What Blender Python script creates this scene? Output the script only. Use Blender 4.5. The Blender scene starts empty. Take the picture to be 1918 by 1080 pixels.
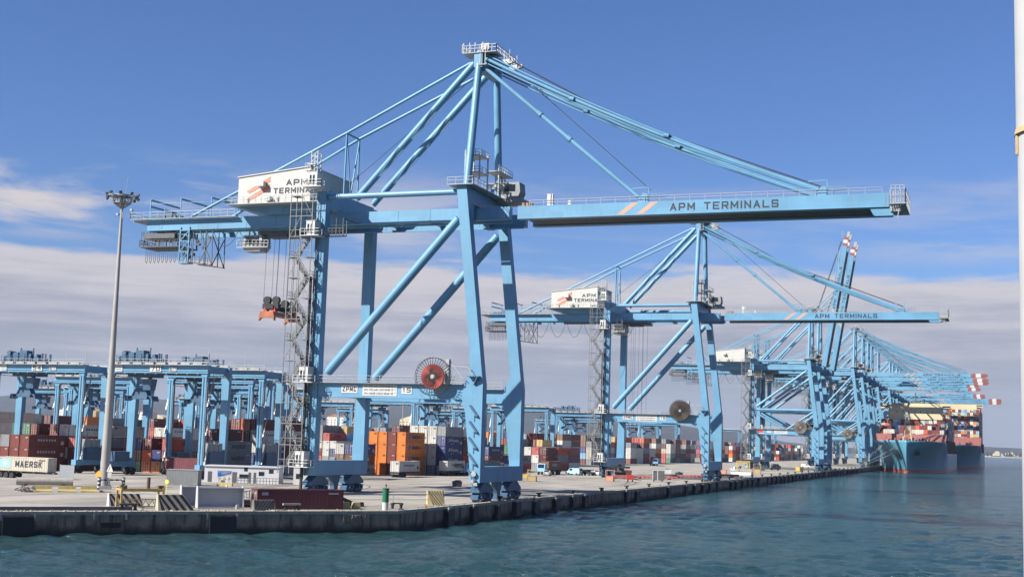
import bpy, math, random
from mathutils import Vector, Matrix
R = math.radians
SC = bpy.context.scene
COL = SC.collection

# ------------------------------------------------------------------ camera
cam_data = bpy.data.cameras.new('camera')
cam = bpy.data.objects.new('camera', cam_data)
COL.objects.link(cam)
cam_data.sensor_width = 36.0
cam_data.lens = 45.73
cam_data.clip_start = 0.5
cam_data.clip_end = 60000
_r = Vector((0.93687619, 0.34834524, 0.03030826))
_u = Vector((0.01204583, -0.11878137, 0.99284736))
_f = Vector((-0.34945371, 0.92980997, 0.11547955))
m = Matrix(((_r.x, _u.x, -_f.x), (_r.y, _u.y, -_f.y), (_r.z, _u.z, -_f.z))).to_4x4()
m.translation = Vector((77.2098, -193.5478, 10.0016))
cam.matrix_world = m
SC.camera = cam

# ------------------------------------------------------------------ exposure
SC.view_settings.view_transform = 'Standard'
SC.view_settings.look = 'None'
SC.view_settings.exposure = 0.95
SC.view_settings.gamma = 1.0
SC.view_settings.use_curve_mapping = False

# ------------------------------------------------------------------ sky and sun
SUN_EL, SUN_ROT = R(37), R(220.5)
world = bpy.data.worlds.new('World')
SC.world = world
world.use_nodes = True
nt = world.node_tree
nt.nodes.clear()


class NG:
    """tiny helper to write node graphs"""
    def __init__(s, t): s.t = t
    def n(s, kind, **kw):
        nd = s.t.nodes.new(kind)
        for k, v in kw.items(): setattr(nd, k, v)
        return nd
    def l(s, a, b): s.t.links.new(a, b)
    def val(s, sock, v):
        if hasattr(v, 'is_linked') or hasattr(v, 'links'): s.l(v, sock)
        else: sock.default_value = v
    def math(s, op, a, b=None, clamp=False):
        nd = s.n('ShaderNodeMath', operation=op, use_clamp=clamp)
        s.val(nd.inputs[0], a)
        if b is not None: s.val(nd.inputs[1], b)
        return nd.outputs[0]
    def noise(s, vec, scale, detail=6, rough=.55, lac=2.0, dist=0.0):
        nd = s.n('ShaderNodeTexNoise')
        if vec is not None: s.l(vec, nd.inputs['Vector'])
        nd.inputs['Scale'].default_value = scale
        nd.inputs['Detail'].default_value = detail
        nd.inputs['Roughness'].default_value = rough
        nd.inputs['Distortion'].default_value = dist
        return nd.outputs['Fac']
    def ramp(s, fac, stops):
        nd = s.n('ShaderNodeValToRGB')
        els = nd.color_ramp.elements
        while len(els) < len(stops): els.new(.5)
        for e, (p, c) in zip(els, stops):
            e.position = p
            e.color = (c[0], c[1], c[2], 1) if not isinstance(c, (int, float)) else (c, c, c, 1)
        s.l(fac, nd.inputs['Fac'])
        return nd.outputs['Color']
    def mix(s, fac, a, b, mode='MIX'):
        nd = s.n('ShaderNodeMix', data_type='RGBA', blend_type=mode)
        s.val(nd.inputs[0], fac)
        for i, v in ((6, a), (7, b)):
            if isinstance(v, tuple): nd.inputs[i].default_value = (*v[:3], 1)
            else: s.l(v, nd.inputs[i])
        return nd.outputs[2]
    def maprange(s, v, a, b, c=0.0, d=1.0, smooth=True):
        nd = s.n('ShaderNodeMapRange', interpolation_type='SMOOTHSTEP' if smooth else 'LINEAR')
        s.val(nd.inputs['Value'], v)
        nd.inputs['From Min'].default_value = a
        nd.inputs['From Max'].default_value = b
        nd.inputs['To Min'].default_value = c
        nd.inputs['To Max'].default_value = d
        return nd.outputs['Result']


g = NG(nt)
sky = g.n('ShaderNodeTexSky', sky_type='NISHITA')
sky.sun_disc = False
sky.sun_elevation = SUN_EL
sky.sun_rotation = SUN_ROT
sky.altitude = 0
sky.air_density = 1.0
sky.dust_density = 0.35
sky.ozone_density = 3.5
skycol = g.mix(1.0, sky.outputs[0], (0.0329, 0.0428, 0.0626), 'MULTIPLY')
tc = g.n('ShaderNodeTexCoord')
sep = g.n('ShaderNodeSeparateXYZ')
g.l(tc.outputs['Generated'], sep.inputs[0])
el = g.math('ARCTANGENT', g.math('DIVIDE', sep.outputs['Z'], g.math('SQRT', g.math('ADD', g.math('MULTIPLY', sep.outputs['X'], sep.outputs['X']), g.math('MULTIPLY', sep.outputs['Y'], sep.outputs['Y'])))))
az = g.math('ARCTAN2', sep.outputs['X'], sep.outputs['Y'])
cv = g.n('ShaderNodeCombineXYZ')
g.l(g.math('MULTIPLY', az, 3.2), cv.inputs[0])
g.l(g.math('MULTIPLY', el, 22.0), cv.inputs[1])
n1 = g.noise(cv.outputs[0], 1.9, 9, .58)
cv2 = g.n('ShaderNodeCombineXYZ')
g.l(g.math('MULTIPLY', az, 5.0), cv2.inputs[0])
g.l(g.math('MULTIPLY', el, 30.0), cv2.inputs[1])
cv2.inputs[2].default_value = 3.7
n2 = g.noise(cv2.outputs[0], 1.15, 8, .6, dist=.4)
edge = g.math('ADD', g.math('SUBTRACT', .131, el), g.math('MULTIPLY', g.math('SUBTRACT', n1, .5), .07))
deckfac = g.maprange(edge, -.006, .009)
low = g.maprange(el, .10, .0, 0.0, 1.0)                       # merges into an even veil near the horizon
band = g.math('MULTIPLY', g.maprange(el, .13, .15), g.maprange(el, .215, .17))
wisp = g.math('MULTIPLY', g.math('MULTIPLY', g.maprange(n2, .43, .68), band), g.math('MAXIMUM', g.maprange(az, -.70, -.20, 1.0, .25), g.maprange(az, -.12, .0, .2, .6)))
fac = g.math('MAXIMUM', g.math('MAXIMUM', g.math('MULTIPLY', deckfac, .93), wisp), g.math('MULTIPLY', low, .93))
cv3 = g.n('ShaderNodeCombineXYZ')
g.l(g.math('MULTIPLY', az, 2.6), cv3.inputs[0])
g.l(g.math('MULTIPLY', el, 60.0), cv3.inputs[1])
cv3.inputs[2].default_value = 8.1
tone = g.math('ADD', g.math('MULTIPLY', g.noise(cv.outputs[0], 3.1, 7, .6), .5), g.math('MULTIPLY', g.noise(cv3.outputs[0], 1.3, 8, .62), .5))
ccol = g.mix(g.maprange(g.math('ADD', g.math('MULTIPLY', el, 4.2), g.math('MULTIPLY', g.math('SUBTRACT', tone, .5), 1.5)), .12, .70), (.168, .177, .218), (.335, .312, .328))
ccol = g.mix(g.math('MULTIPLY', g.maprange(edge, .034, .002), .75), ccol, (.345, .325, .335))
out = g.mix(fac, skycol, ccol)
bg = g.n('ShaderNodeBackground')
g.l(out, bg.inputs['Color'])
bg.inputs['Strength'].default_value = 1.0
wo = g.n('ShaderNodeOutputWorld')
g.l(bg.outputs[0], wo.inputs['Surface'])

sun_data = bpy.data.lights.new('sun', 'SUN')
sun_data.energy = 5.0
sun_data.angle = R(0.5)
sun_data.color = (1.0, 0.95, 0.87)
sun = bpy.data.objects.new('sun', sun_data)
COL.objects.link(sun)
sd = Vector((math.sin(SUN_ROT) * math.cos(SUN_EL), math.cos(SUN_ROT) * math.cos(SUN_EL), math.sin(SUN_EL)))
sun.rotation_euler = sd.to_track_quat('Z', 'Y').to_euler()
sun.location = (0, 0, 300)

# ------------------------------------------------------------------ materials
MATS = {}


def mat(name, col, rough=.55, metal=0.0, var=.10, scale=.35, dirt=0.0, spec=.5, obj_var=0.0, panel=0.0):
    if name in MATS: return MATS[name]
    col = tuple(x * .765 for x in col)
    mt = bpy.data.materials.new(name)
    mt.use_nodes = True
    t = mt.node_tree
    g = NG(t)
    b = t.nodes['Principled BSDF']
    b.inputs['Roughness'].default_value = rough
    b.inputs['Metallic'].default_value = metal
    b.inputs['Specular IOR Level'].default_value = spec
    tc = g.n('ShaderNodeTexCoord')
    c = None
    lo = tuple(x * (1 - var) for x in col)
    hi = tuple(min(1, x * (1 + var)) for x in col)
    f = g.noise(tc.outputs['Object'], scale, 6, .6)
    c = g.mix(g.maprange(f, .3, .7), lo, hi)
    if dirt:
        mp = g.n('ShaderNodeMapping')
        mp.inputs['Scale'].default_value = (1.6, 1.6, .16)
        g.l(tc.outputs['Object'], mp.inputs[0])
        f2 = g.noise(mp.outputs[0], 1.3, 7, .65)
        c = g.mix(g.math('MULTIPLY', g.maprange(f2, .52, .78), dirt), c, (.14, .10, .07))
    if panel:                                            # welded plates: each a touch lighter or darker, thin grimy seams
        sn = g.n('ShaderNodeVectorMath', operation='SNAP'); g.l(tc.outputs['Object'], sn.inputs[0]); sn.inputs[1].default_value = (panel, panel, panel * 1.3)
        wn = g.n('ShaderNodeTexWhiteNoise', noise_dimensions='3D'); g.l(sn.outputs[0], wn.inputs['Vector'])
        kk = g.maprange(wn.outputs['Value'], 0, 1, .93, 1.05, smooth=False)
        cb2 = g.n('ShaderNodeCombineXYZ')
        for i in range(3): g.l(kk, cb2.inputs[i])
        c = g.mix(1.0, c, cb2.outputs[0], 'MULTIPLY')
        f3 = g.noise(tc.outputs['Object'], 1.9, 6, .7)
        c = g.mix(g.math('MULTIPLY', g.maprange(f3, .60, .80), .45), c, (.16, .15, .13))
    if obj_var:
        oi = g.n('ShaderNodeObjectInfo')
        k = g.maprange(oi.outputs['Random'], 0, 1, 1 - obj_var, 1 + obj_var, smooth=False)
        cb = g.n('ShaderNodeCombineXYZ')
        for i in range(3): g.l(k, cb.inputs[i])
        c = g.mix(1.0, c, cb.outputs[0], 'MULTIPLY')
    g.l(c, b.inputs['Base Color'])
    MATS[name] = mt
    return mt


BLUE = mat('crane_blue_paint', (.145, .347, .522), .42, var=.09, scale=.12, dirt=.38, panel=2.6)
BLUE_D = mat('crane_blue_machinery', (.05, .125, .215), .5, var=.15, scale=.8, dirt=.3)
BLUE_F = mat('far_crane_blue_paint', (.145, .345, .51), .45, var=.09, scale=.12, dirt=.15, panel=3.0)
GREY = mat('galvanised_steel', (.42, .43, .42), .5, .25, var=.12, scale=.9)
GREY_D = mat('dark_grating_steel', (.10, .105, .11), .6, var=.2, scale=1.0)
BLACK = mat('black_rubber', (.018, .018, .02), .7, var=.3)
ROPE = mat('wire_rope', (.05, .05, .055), .6)
WHITE = mat('white_paint', (.62, .62, .60), .5, var=.05, scale=.5, dirt=.12)
CREAMW = mat('cream_cladding', (.60, .595, .55), .5, var=.04, scale=.4, dirt=.10)
INK = mat('dark_lettering', (.025, .03, .05), .6, var=.1)
ORANGE_L = mat('orange_logo_paint', (.56, .36, .27), .55, var=.06)
REDLOGO = mat('red_logo_paint', (.70, .24, .15), .55, var=.06)
RED = mat('red_paint', (.50, .055, .04), .5, var=.15, dirt=.2)
DRED = mat('oxide_red_paint', (.28, .09, .08), .6, var=.15, dirt=.15)
YEL = mat('yellow_paint', (.62, .42, .10), .55, var=.15, dirt=.25)
GREEN = mat('green_paint', (.012, .17, .07), .45, var=.1)
GLASS = mat('dark_glass', (.02, .03, .04), .08, var=.1)
CONC_Y = mat('yellowed_concrete', (.60, .47, .20), .8, var=.15, scale=1.5, dirt=.3)
CONC_G = mat('grey_concrete_block', (.42, .39, .34), .85, var=.15, scale=1.5, dirt=.3)
STRIPE_L = mat('faded_stripe_paint', (.46, .42, .30), .75, var=.15, scale=1.2, dirt=.3)
STRIPE_D = mat('dark_stripe_paint', (.022, .022, .04), .75, var=.2)
BROWN = mat('brown_cable', (.075, .05, .04), .7, var=.25)
TAN = mat('tan_paint', (.48, .36, .17), .6, var=.15)
CREAM = mat('cream_ship_paint', (.66, .57, .36), .5, var=.05, scale=.1)
LBLUE = mat('light_blue_paint', (.30, .56, .80), .45, var=.08)
SIGNB = mat('sign_blue', (.02, .12, .42), .45, var=.05)
TRUCKG = mat('grey_sheet', (.30, .31, .31), .6, var=.12, dirt=.2)
RUBBER_N = mat('fender_rubber', (.016, .016, .022), .6, var=.3, scale=.8)
GALV = mat('mast_steel', (.40, .385, .36), .5, .1, var=.10, scale=.25, dirt=.12)

# ------------------------------------------------------------------ mesh helper


class MB:
    def __init__(s, org=(0, 0, 0), xf=None):
        s.V = []; s.F = []; s.M = []; s.S = []; s.org = Vector(org); s.m = 0; s.xf = xf
    def v(s, p):
        p = Vector(p)
        if s.xf: p = s.xf(p)
        s.V.append(tuple(p - s.org)); return len(s.V) - 1
    def f(s, ids, smooth=False):
        s.F.append(ids); s.M.append(s.m); s.S.append(smooth)
    def hexa(s, a, b):
        """two rings of 4 points"""
        A = [s.v(p) for p in a]; B = [s.v(p) for p in b]
        s.f(A[::-1]); s.f(B)
        for i in range(4): s.f([A[i], A[(i + 1) % 4], B[(i + 1) % 4], B[i]])
        return s
    def box(s, x0, x1, y0, y1, z0, z1):
        return s.hexa([(x0, y0, z0), (x1, y0, z0), (x1, y1, z0), (x0, y1, z0)], [(x0, y0, z1), (x1, y0, z1), (x1, y1, z1), (x0, y1, z1)])
    def loft(s, secs):
        """sections (z, x0, x1, y0, y1)"""
        prev = None; first = None
        for z, x0, x1, y0, y1 in secs:
            r = [s.v(p) for p in ((x0, y0, z), (x1, y0, z), (x1, y1, z), (x0, y1, z))]
            if prev:
                for i in range(4): s.f([prev[i], prev[(i + 1) % 4], r[(i + 1) % 4], r[i]])
            else: first = r
            prev = r
        s.f(first[::-1]); s.f(prev)
        return s
    def bar(s, p, q, w, h=None, up=(0, 0, 1)):
        p = Vector(p); q = Vector(q); h = h or w
        d = (q - p)
        if d.length < 1e-6: return s
        d.normalize(); up = Vector(up)
        if abs(d.dot(up)) > .98: up = Vector((1, 0, 0)) if abs(d.x) < .9 else Vector((0, 1, 0))
        a = d.cross(up).normalized() * w / 2; b = a.cross(d).normalized() * h / 2
        return s.hexa([p - a - b, p + a - b, p + a + b, p - a + b], [q - a - b, q + a - b, q + a + b, q - a + b])
    def tube(s, p, q, r, n=12, r2=None, caps=True):
        p = Vector(p); q = Vector(q); r2 = r if r2 is None else r2
        d = (q - p).normalized()
        up = Vector((0, 0, 1)) if abs(d.z) < .95 else Vector((1, 0, 0))
        a = d.cross(up).normalized(); b = a.cross(d)
        cs = [(math.cos(2 * math.pi * i / n), math.sin(2 * math.pi * i / n)) for i in range(n)]
        A = [s.v(p + a * c * r + b * k * r) for c, k in cs]; B = [s.v(q + a * c * r2 + b * k * r2) for c, k in cs]
        for i in range(n): s.f([A[i], A[(i + 1) % n], B[(i + 1) % n], B[i]], True)
        if caps:
            A2 = [s.v(p + a * c * r + b * k * r) for c, k in cs]; B2 = [s.v(q + a * c * r2 + b * k * r2) for c, k in cs]
            s.f(A2[::-1]); s.f(B2)
        return s
    def line(s, pts, r, n=6):
        for a, b in zip(pts[:-1], pts[1:]): s.tube(a, b, r, n, caps=False)
        return s
    def prism(s, poly, axis, a, b):
        """2-D polygon extruded along an axis ('x','y','z')"""
        def P(u, w, t): return {'x': (t, u, w), 'y': (u, t, w), 'z': (u, w, t)}[axis]
        A = [s.v(P(u, w, a)) for u, w in poly]; B = [s.v(P(u, w, b)) for u, w in poly]
        n = len(poly)
        s.f(A[::-1]); s.f(B)
        for i in range(n): s.f([A[i], A[(i + 1) % n], B[(i + 1) % n], B[i]])
        return s
    def rail(s, pts, h=1.1, sp=1.6, t=.07):
        for a, b in zip(pts[:-1], pts[1:]):
            a = Vector(a); b = Vector(b); L = (b - a).length; n = max(1, int(L / sp))
            for i in range(n + 1):
                p = a.lerp(b, i / n); s.bar(p, p + Vector((0, 0, h)), t)
            for k in (h, h * .55): s.bar(a + Vector((0, 0, k)), b + Vector((0, 0, k)), t)
        return s
    def build(s, name, mats, parent=None, recalc=True):
        me = bpy.data.meshes.new(name)
        me.from_pydata(s.V, [], s.F)
        if not isinstance(mats, (list, tuple)): mats = [mats]
        for x in mats: me.materials.append(x)
        me.polygons.foreach_set('material_index', s.M)
        me.polygons.foreach_set('use_smooth', s.S)
        me.update()
        if recalc:
            import bmesh
            bm = bmesh.new(); bm.from_mesh(me)
            bmesh.ops.recalc_face_normals(bm, faces=bm.faces)
            bm.to_mesh(me); bm.free()
        o = bpy.data.objects.new(name, me)
        COL.objects.link(o)
        if parent: o.parent = parent
        return o


def tag(o, label=None, cat=None, group=None, kind=None):
    if label: o['label'] = label
    if cat: o['category'] = cat
    if group: o['group'] = group
    if kind: o['kind'] = kind
    return o


def empty(name, loc, rz=0):
    o = bpy.data.objects.new(name, None)
    COL.objects.link(o); o.location = loc; o.rotation_euler = (0, 0, rz); o.empty_display_size = .5
    return o


def copy_tree(o, parent=None):
    c = o.copy(); COL.objects.link(c)
    if parent: c.parent = parent
    for ch in KIDS.get(o.name, [x for x in o.children]): copy_tree(ch, c)
    return c


KIDS = {}


def snap(o):
    """remember a thing's children once (Object.children scans the whole file)"""
    KIDS[o.name] = list(o.children)
    for c in KIDS[o.name]: snap(c)


_text = {}


def text2d(s, bold=.012):
    if s in _text: return _text[s]
    cu = bpy.data.curves.new('text', 'FONT'); cu.body = s; cu.size = 1; cu.offset = bold; cu.resolution_u = 3
    o = bpy.data.objects.new('text', cu); COL.objects.link(o)
    dg = bpy.context.evaluated_depsgraph_get(); dg.update()
    me = bpy.data.meshes.new_from_object(o.evaluated_get(dg))
    V = [(v.co.x, v.co.y) for v in me.vertices]; F = [tuple(p.vertices) for p in me.polygons]
    bpy.data.objects.remove(o); bpy.data.curves.remove(cu); bpy.data.meshes.remove(me)
    x0 = min(v[0] for v in V); x1 = max(v[0] for v in V); y0 = min(v[1] for v in V); y1 = max(v[1] for v in V)
    V = [((x - x0) / (x1 - x0), (y - y0) / (y1 - y0)) for x, y in V]
    _text[s] = (V, F); return V, F


def letters(mb, s, o, u, v, bold=.012):
    """text filling the parallelogram o, o+u, o+v"""
    V, F = text2d(s, bold); o = Vector(o); u = Vector(u); v = Vector(v)
    ids = [mb.v(o + u * a + v * b) for a, b in V]
    for f in F: mb.f([ids[i] for i in f])


GLYPH = {
    'A': [[(0, 0), (.5, 1), (1, 0)], [(.2, .3), (.8, .3)]], 'P': [[(0, 0), (0, 1), (.85, 1), (1, .88), (1, .55), (.85, .42), (0, .42)]],
    'M': [[(0, 0), (0, 1), (.5, .25), (1, 1), (1, 0)]], 'T': [[(0, 1), (1, 1)], [(.5, 1), (.5, 0)]], 'E': [[(1, 1), (0, 1), (0, 0), (1, 0)], [(0, .5), (.85, .5)]],
    'R': [[(0, 0), (0, 1), (.85, 1), (1, .88), (1, .58), (.85, .45), (0, .45)], [(.5, .45), (1, 0)]], 'I': [[(.5, 0), (.5, 1)]], 'N': [[(0, 0), (0, 1), (1, 0), (1, 1)]],
    'L': [[(0, 1), (0, 0), (1, 0)]], 'S': [[(1, .85), (.9, 1), (.1, 1), (0, .9), (0, .6), (.1, .5), (.9, .5), (1, .4), (1, .1), (.9, 0), (.1, 0), (0, .15)]],
    'K': [[(0, 0), (0, 1)], [(1, 1), (.1, .45)], [(.35, .6), (1, 0)]], 'Z': [[(0, 1), (1, 1), (0, 0), (1, 0)]], 'C': [[(1, .8), (.88, 1), (.12, 1), (0, .88), (0, .12), (.12, 0), (.88, 0), (1, .2)]],
    '1': [[(.15, .8), (.55, 1), (.55, 0)]], '5': [[(1, 1), (.05, 1), (0, .55), (.85, .58), (1, .45), (1, .12), (.85, 0), (0, 0)]], '6': [[(.95, 1), (.15, 1), (0, .85), (0, .12), (.12, 0), (.88, 0), (1, .12), (1, .45), (.88, .57), (0, .57)]],
    '7': [[(0, 1), (1, 1), (.4, 0)]], '4': [[(.8, 0), (.8, 1), (0, .3), (1, .3)]], '0': [[(.1, 0), (.9, 0), (1, .1), (1, .9), (.9, 1), (.1, 1), (0, .9), (0, .1), (.1, 0)]],
    'D': [[(0, 0), (0, 1), (.8, 1), (1, .8), (1, .2), (.8, 0), (0, 0)]], 'O': [[(.1, 0), (.9, 0), (1, .1), (1, .9), (.9, 1), (.1, 1), (0, .9), (0, .1), (.1, 0)]]}
GW = {'I': .22, 'M': 1.15, '1': .6, ' ': .7}


def block_letters(mb, s, o, u, v, t=.19):
    """stroked capitals filling o, o+u, o+v; each stroke sits a hair prouder than the last"""
    o = Vector(o); u = Vector(u); v = Vector(v); H = v.length; L = u.length; uu = u / L; vv = v / H; nn = uu.cross(vv)
    gap = .34
    tot = sum(GW.get(c, 1) for c in s) + gap * (len(s) - 1); k = L / tot; th = t * H
    x = 0.0; layer = 0
    for c in s:
        w = GW.get(c, 1) * k
        if c != ' ':
            for pl in GLYPH[c]:
                pts = [(x + th * .5 + a * (w - th), th * .5 + b * (H - th)) for a, b in pl]
                for (ax, ay), (bx, by) in zip(pts[:-1], pts[1:]):
                    d = Vector((bx - ax, by - ay)); d.normalize(); e = th * .5; px_, py_ = -d.y * e, d.x * e
                    q = [(ax - d.x * e + px_, ay - d.y * e + py_), (ax - d.x * e - px_, ay - d.y * e - py_), (bx + d.x * e - px_, by + d.y * e - py_), (bx + d.x * e + px_, by + d.y * e + py_)]
                    mb.f([mb.v(o + uu * a + vv * b + nn * (.0012 * layer)) for a, b in q]); layer = (layer + 1) % 9
        x += w + gap * k


def lettering(parent, org, lines, material, xf=None, name='lettering', bold=.012):
    mb = MB(org, xf)
    for s, o, u, v in lines:
        if all(c in GLYPH or c == ' ' for c in s) and len(s) < 15: block_letters(mb, s, o, u, v)
        else: letters(mb, s, o, u, v, bold)
    return mb.build(name, material, parent, recalc=False)


# ------------------------------------------------------------------ the setting
def plane_obj(name, poly, z, material, kind='structure'):
    me = bpy.data.meshes.new(name)
    me.from_pydata([(x, y, z) for x, y in poly], [], [list(range(len(poly)))])
    me.materials.append(material)
    o = bpy.data.objects.new(name, me); COL.objects.link(o); o['kind'] = kind
    return o


def water_mat():
    mt = bpy.data.materials.new('sea_water'); mt.use_nodes = True
    g = NG(mt.node_tree); b = mt.node_tree.nodes['Principled BSDF']
    tc = g.n('ShaderNodeTexCoord')
    geo = tc.outputs['Object']
    mp = g.n('ShaderNodeMapping'); mp.inputs['Rotation'].default_value = (0, 0, R(20)); mp.inputs['Scale'].default_value = (1, 1.9, 1)
    g.l(geo, mp.inputs[0])
    big = g.noise(mp.outputs[0], .035, 4, .5)
    patch = g.noise(mp.outputs[0], .012, 5, .55)
    c = g.mix(g.maprange(patch, .35, .7), (.011, .042, .048), (.018, .056, .063))
    g.l(c, b.inputs['Base Color'])
    b.inputs['Roughness'].default_value = .12
    b.inputs['IOR'].default_value = 1.33
    b.inputs['Specular IOR Level'].default_value = .42
    w1 = g.noise(mp.outputs[0], .35, 5, .6)
    w2 = g.noise(mp.outputs[0], 1.3, 5, .65, dist=.3)
    w3 = g.noise(mp.outputs[0], 3.6, 3, .6)
    h = g.math('ADD', g.math('ADD', g.math('MULTIPLY', w1, 2.2), g.math('MULTIPLY', w2, .9)), g.math('MULTIPLY', w3, .22))
    h = g.math('MULTIPLY', h, g.maprange(big, .25, .75, .55, 1.15))
    bp = g.n('ShaderNodeBump'); bp.inputs['Strength'].default_value = 1.0; bp.inputs['Distance'].default_value = .6
    g.l(h, bp.inputs['Height']); g.l(bp.outputs[0], b.inputs['Normal'])
    return mt


def deck_mat():
    mt = bpy.data.materials.new('quay_concrete'); mt.use_nodes = True
    g = NG(mt.node_tree); b = mt.node_tree.nodes['Principled BSDF']
    tc = g.n('ShaderNodeTexCoord'); P = tc.outputs['Object']
    a = g.noise(P, .045, 6, .6); f = g.noise(P, .6, 6, .65)
    c = g.mix(g.maprange(a, .3, .7), (.30, .27, .226), (.40, .365, .31))
    c = g.mix(g.math('MULTIPLY', g.maprange(f, .45, .8), .35), c, (.24, .22, .20))
    mp = g.n('ShaderNodeMapping'); mp.inputs['Scale'].default_value = (1, .05, 1); g.l(P, mp.inputs[0])
    t = g.noise(mp.outputs[0], .32, 5, .6)
    c = g.mix(g.math('MULTIPLY', g.maprange(t, .48, .66), .55), c, (.19, .175, .16))   # tyre-dark driving lanes along the berth
    br = g.n('ShaderNodeTexBrick')
    br.inputs['Scale'].default_value = .12; br.inputs['Mortar Size'].default_value = .006
    br.inputs['Color1'].default_value = (1, 1, 1, 1); br.inputs['Color2'].default_value = (.94, .94, .94, 1); br.inputs['Mortar'].default_value = (.6, .6, .6, 1)
    g.l(P, br.inputs['Vector'])
    c = g.mix(.8, c, br.outputs['Color'], 'MULTIPLY')
    st = g.noise(P, .16, 7, .7, dist=.6)
    c = g.mix(g.math('MULTIPLY', g.maprange(st, .57, .70), .65), c, (.10, .09, .08))     # oil and rubber stains
    sn = g.n('ShaderNodeVectorMath', operation='SNAP'); g.l(P, sn.inputs[0]); sn.inputs[1].default_value = (7.5, 11.0, 50)
    wn = g.n('ShaderNodeTexWhiteNoise', noise_dimensions='3D'); g.l(sn.outputs[0], wn.inputs['Vector'])
    kk = g.maprange(wn.outputs['Value'], 0, 1, .80, 1.08, smooth=False)
    cb = g.n('ShaderNodeCombineXYZ')
    for i in range(3): g.l(kk, cb.inputs[i])
    c = g.mix(1.0, c, cb.outputs[0], 'MULTIPLY')
    g.l(c, b.inputs['Base Color']); b.inputs['Roughness'].default_value = .85
    return mt


def wall_mat():
    mt = bpy.data.materials.new('old_quay_wall'); mt.use_nodes = True
    g = NG(mt.node_tree); b = mt.node_tree.nodes['Principled BSDF']
    tc = g.n('ShaderNodeTexCoord'); P = tc.outputs['Object']
    sp = g.n('ShaderNodeSeparateXYZ'); g.l(P, sp.inputs[0])
    n = g.noise(P, .5, 7, .65)
    mp = g.n('ShaderNodeMapping'); mp.inputs['Scale'].default_value = (1, 1, .12); g.l(P, mp.inputs[0])
    s = g.noise(mp.outputs[0], 1.1, 6, .65)
    c = g.mix(g.maprange(n, .3, .7), (.19, .150, .108), (.33, .262, .19))
    c = g.mix(g.math('MULTIPLY', g.maprange(s, .46, .66), .85), c, (.045, .036, .028))
    # weed and tide line in the lower metre and a half
    tide = g.maprange(g.math('ADD', sp.outputs['Z'], g.math('MULTIPLY', n, 1.2)), -1.9, -.7)
    c = g.mix(tide, (.018, .022, .016), c)
    g.l(c, b.inputs['Base Color']); b.inputs['Roughness'].default_value = .85
    bp = g.n('ShaderNodeBump'); bp.inputs['Distance'].default_value = .15; g.l(n, bp.inputs['Height']); g.l(bp.outputs[0], b.inputs['Normal'])
    return mt


WALLM = wall_mat()


def build_sea():
    import numpy as np
    def axis(a, b, step, lo, hi, grow):
        mid = list(np.arange(a, b, step)); up = []; x = b; st = step
        while x < hi: up.append(x); st *= grow; x += st
        up.append(hi); dn = []; x = a - step; st = step
        while x > lo: dn.append(x); st *= grow; x -= st
        dn.append(lo)
        return np.array(dn[::-1] + mid + up)
    xs = axis(-45, 125, .5, -12000, 12000, 1.045); ys = axis(-172, -95, .32, -3000, 12500, 1.013)
    X, Y = np.meshgrid(xs, ys)
    DX = np.gradient(xs)[None, :]; DY = np.gradient(ys)[:, None]
    Z = np.zeros_like(X); rg = np.random.RandomState(5)
    for k in range(60):
        lam = 1.2 * (8.0 / 1.2) ** (rg.rand() ** 1.2) if k > 5 else rg.uniform(8, 20)
        th = math.radians(70) + rg.normal(0, .6)
        kx, ky = math.cos(th) * 2 * math.pi / lam, math.sin(th) * 2 * math.pi / lam
        att = np.clip(1.6 - 2.6 * np.maximum(abs(math.cos(th)) * DX, abs(math.sin(th)) * DY) * 1.3 / lam, 0, 1)
        ph = kx * X + ky * Y + rg.rand() * 6.28
        Z += att * (.0115 * lam if lam < 8 else .035) * (np.sin(ph) + .25 * np.sin(2 * ph + 1.0))
    gust = .65 + .35 * np.sin(X * .031 + Y * .017 + 1.0) * np.sin(Y * .043 - X * .012)
    Z = -2.65 + Z * gust
    nx, ny = len(xs), len(ys)
    me = bpy.data.meshes.new('sea')
    me.vertices.add(nx * ny); me.vertices.foreach_set('co', np.stack([X, Y, Z], -1).astype('f').ravel())
    i = np.arange(ny - 1)[:, None] * nx + np.arange(nx - 1)[None, :]
    q = np.stack([i, i + 1, i + nx + 1, i + nx], -1).reshape(-1)
    nf = (nx - 1) * (ny - 1)
    me.loops.add(nf * 4); me.loops.foreach_set('vertex_index', q.astype('i'))
    me.polygons.add(nf); me.polygons.foreach_set('loop_start', np.arange(nf, dtype='i') * 4)
    me.polygons.foreach_set('use_smooth', np.ones(nf, dtype=bool))
    me.materials.append(water_mat()); me.update(); me.validate()
    o = bpy.data.objects.new('sea', me); COL.objects.link(o); o['kind'] = 'structure'


build_sea()

QX, CY = 1.3, -33.0                     # berth line and quay corner
OB = Vector((-.622, -.783, 0))          # direction of the oblique quay end, away from the corner
ON = Vector((.783, -.622, 0))           # its outward normal
far_c = Vector((QX, CY, 0)) + OB * 190
deck_poly = [(QX, CY), (QX, 1500), (-2600, 1500), (-2600, far_c.y), (far_c.x, far_c.y)]
plane_obj('quay_deck', deck_poly, 0.0, deck_mat())
mb = MB()


def wall_run(mb, a, b, z0, z1, d, n):
    a = Vector(a); b = Vector(b); k = Vector(n) * -d
    mb.hexa([(a.x, a.y, z0), (b.x, b.y, z0), (b.x + k.x, b.y + k.y, z0), (a.x + k.x, a.y + k.y, z0)],
            [(a.x, a.y, z1), (b.x, b.y, z1), (b.x + k.x, b.y + k.y, z1), (a.x + k.x, a.y + k.y, z1)])


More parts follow.
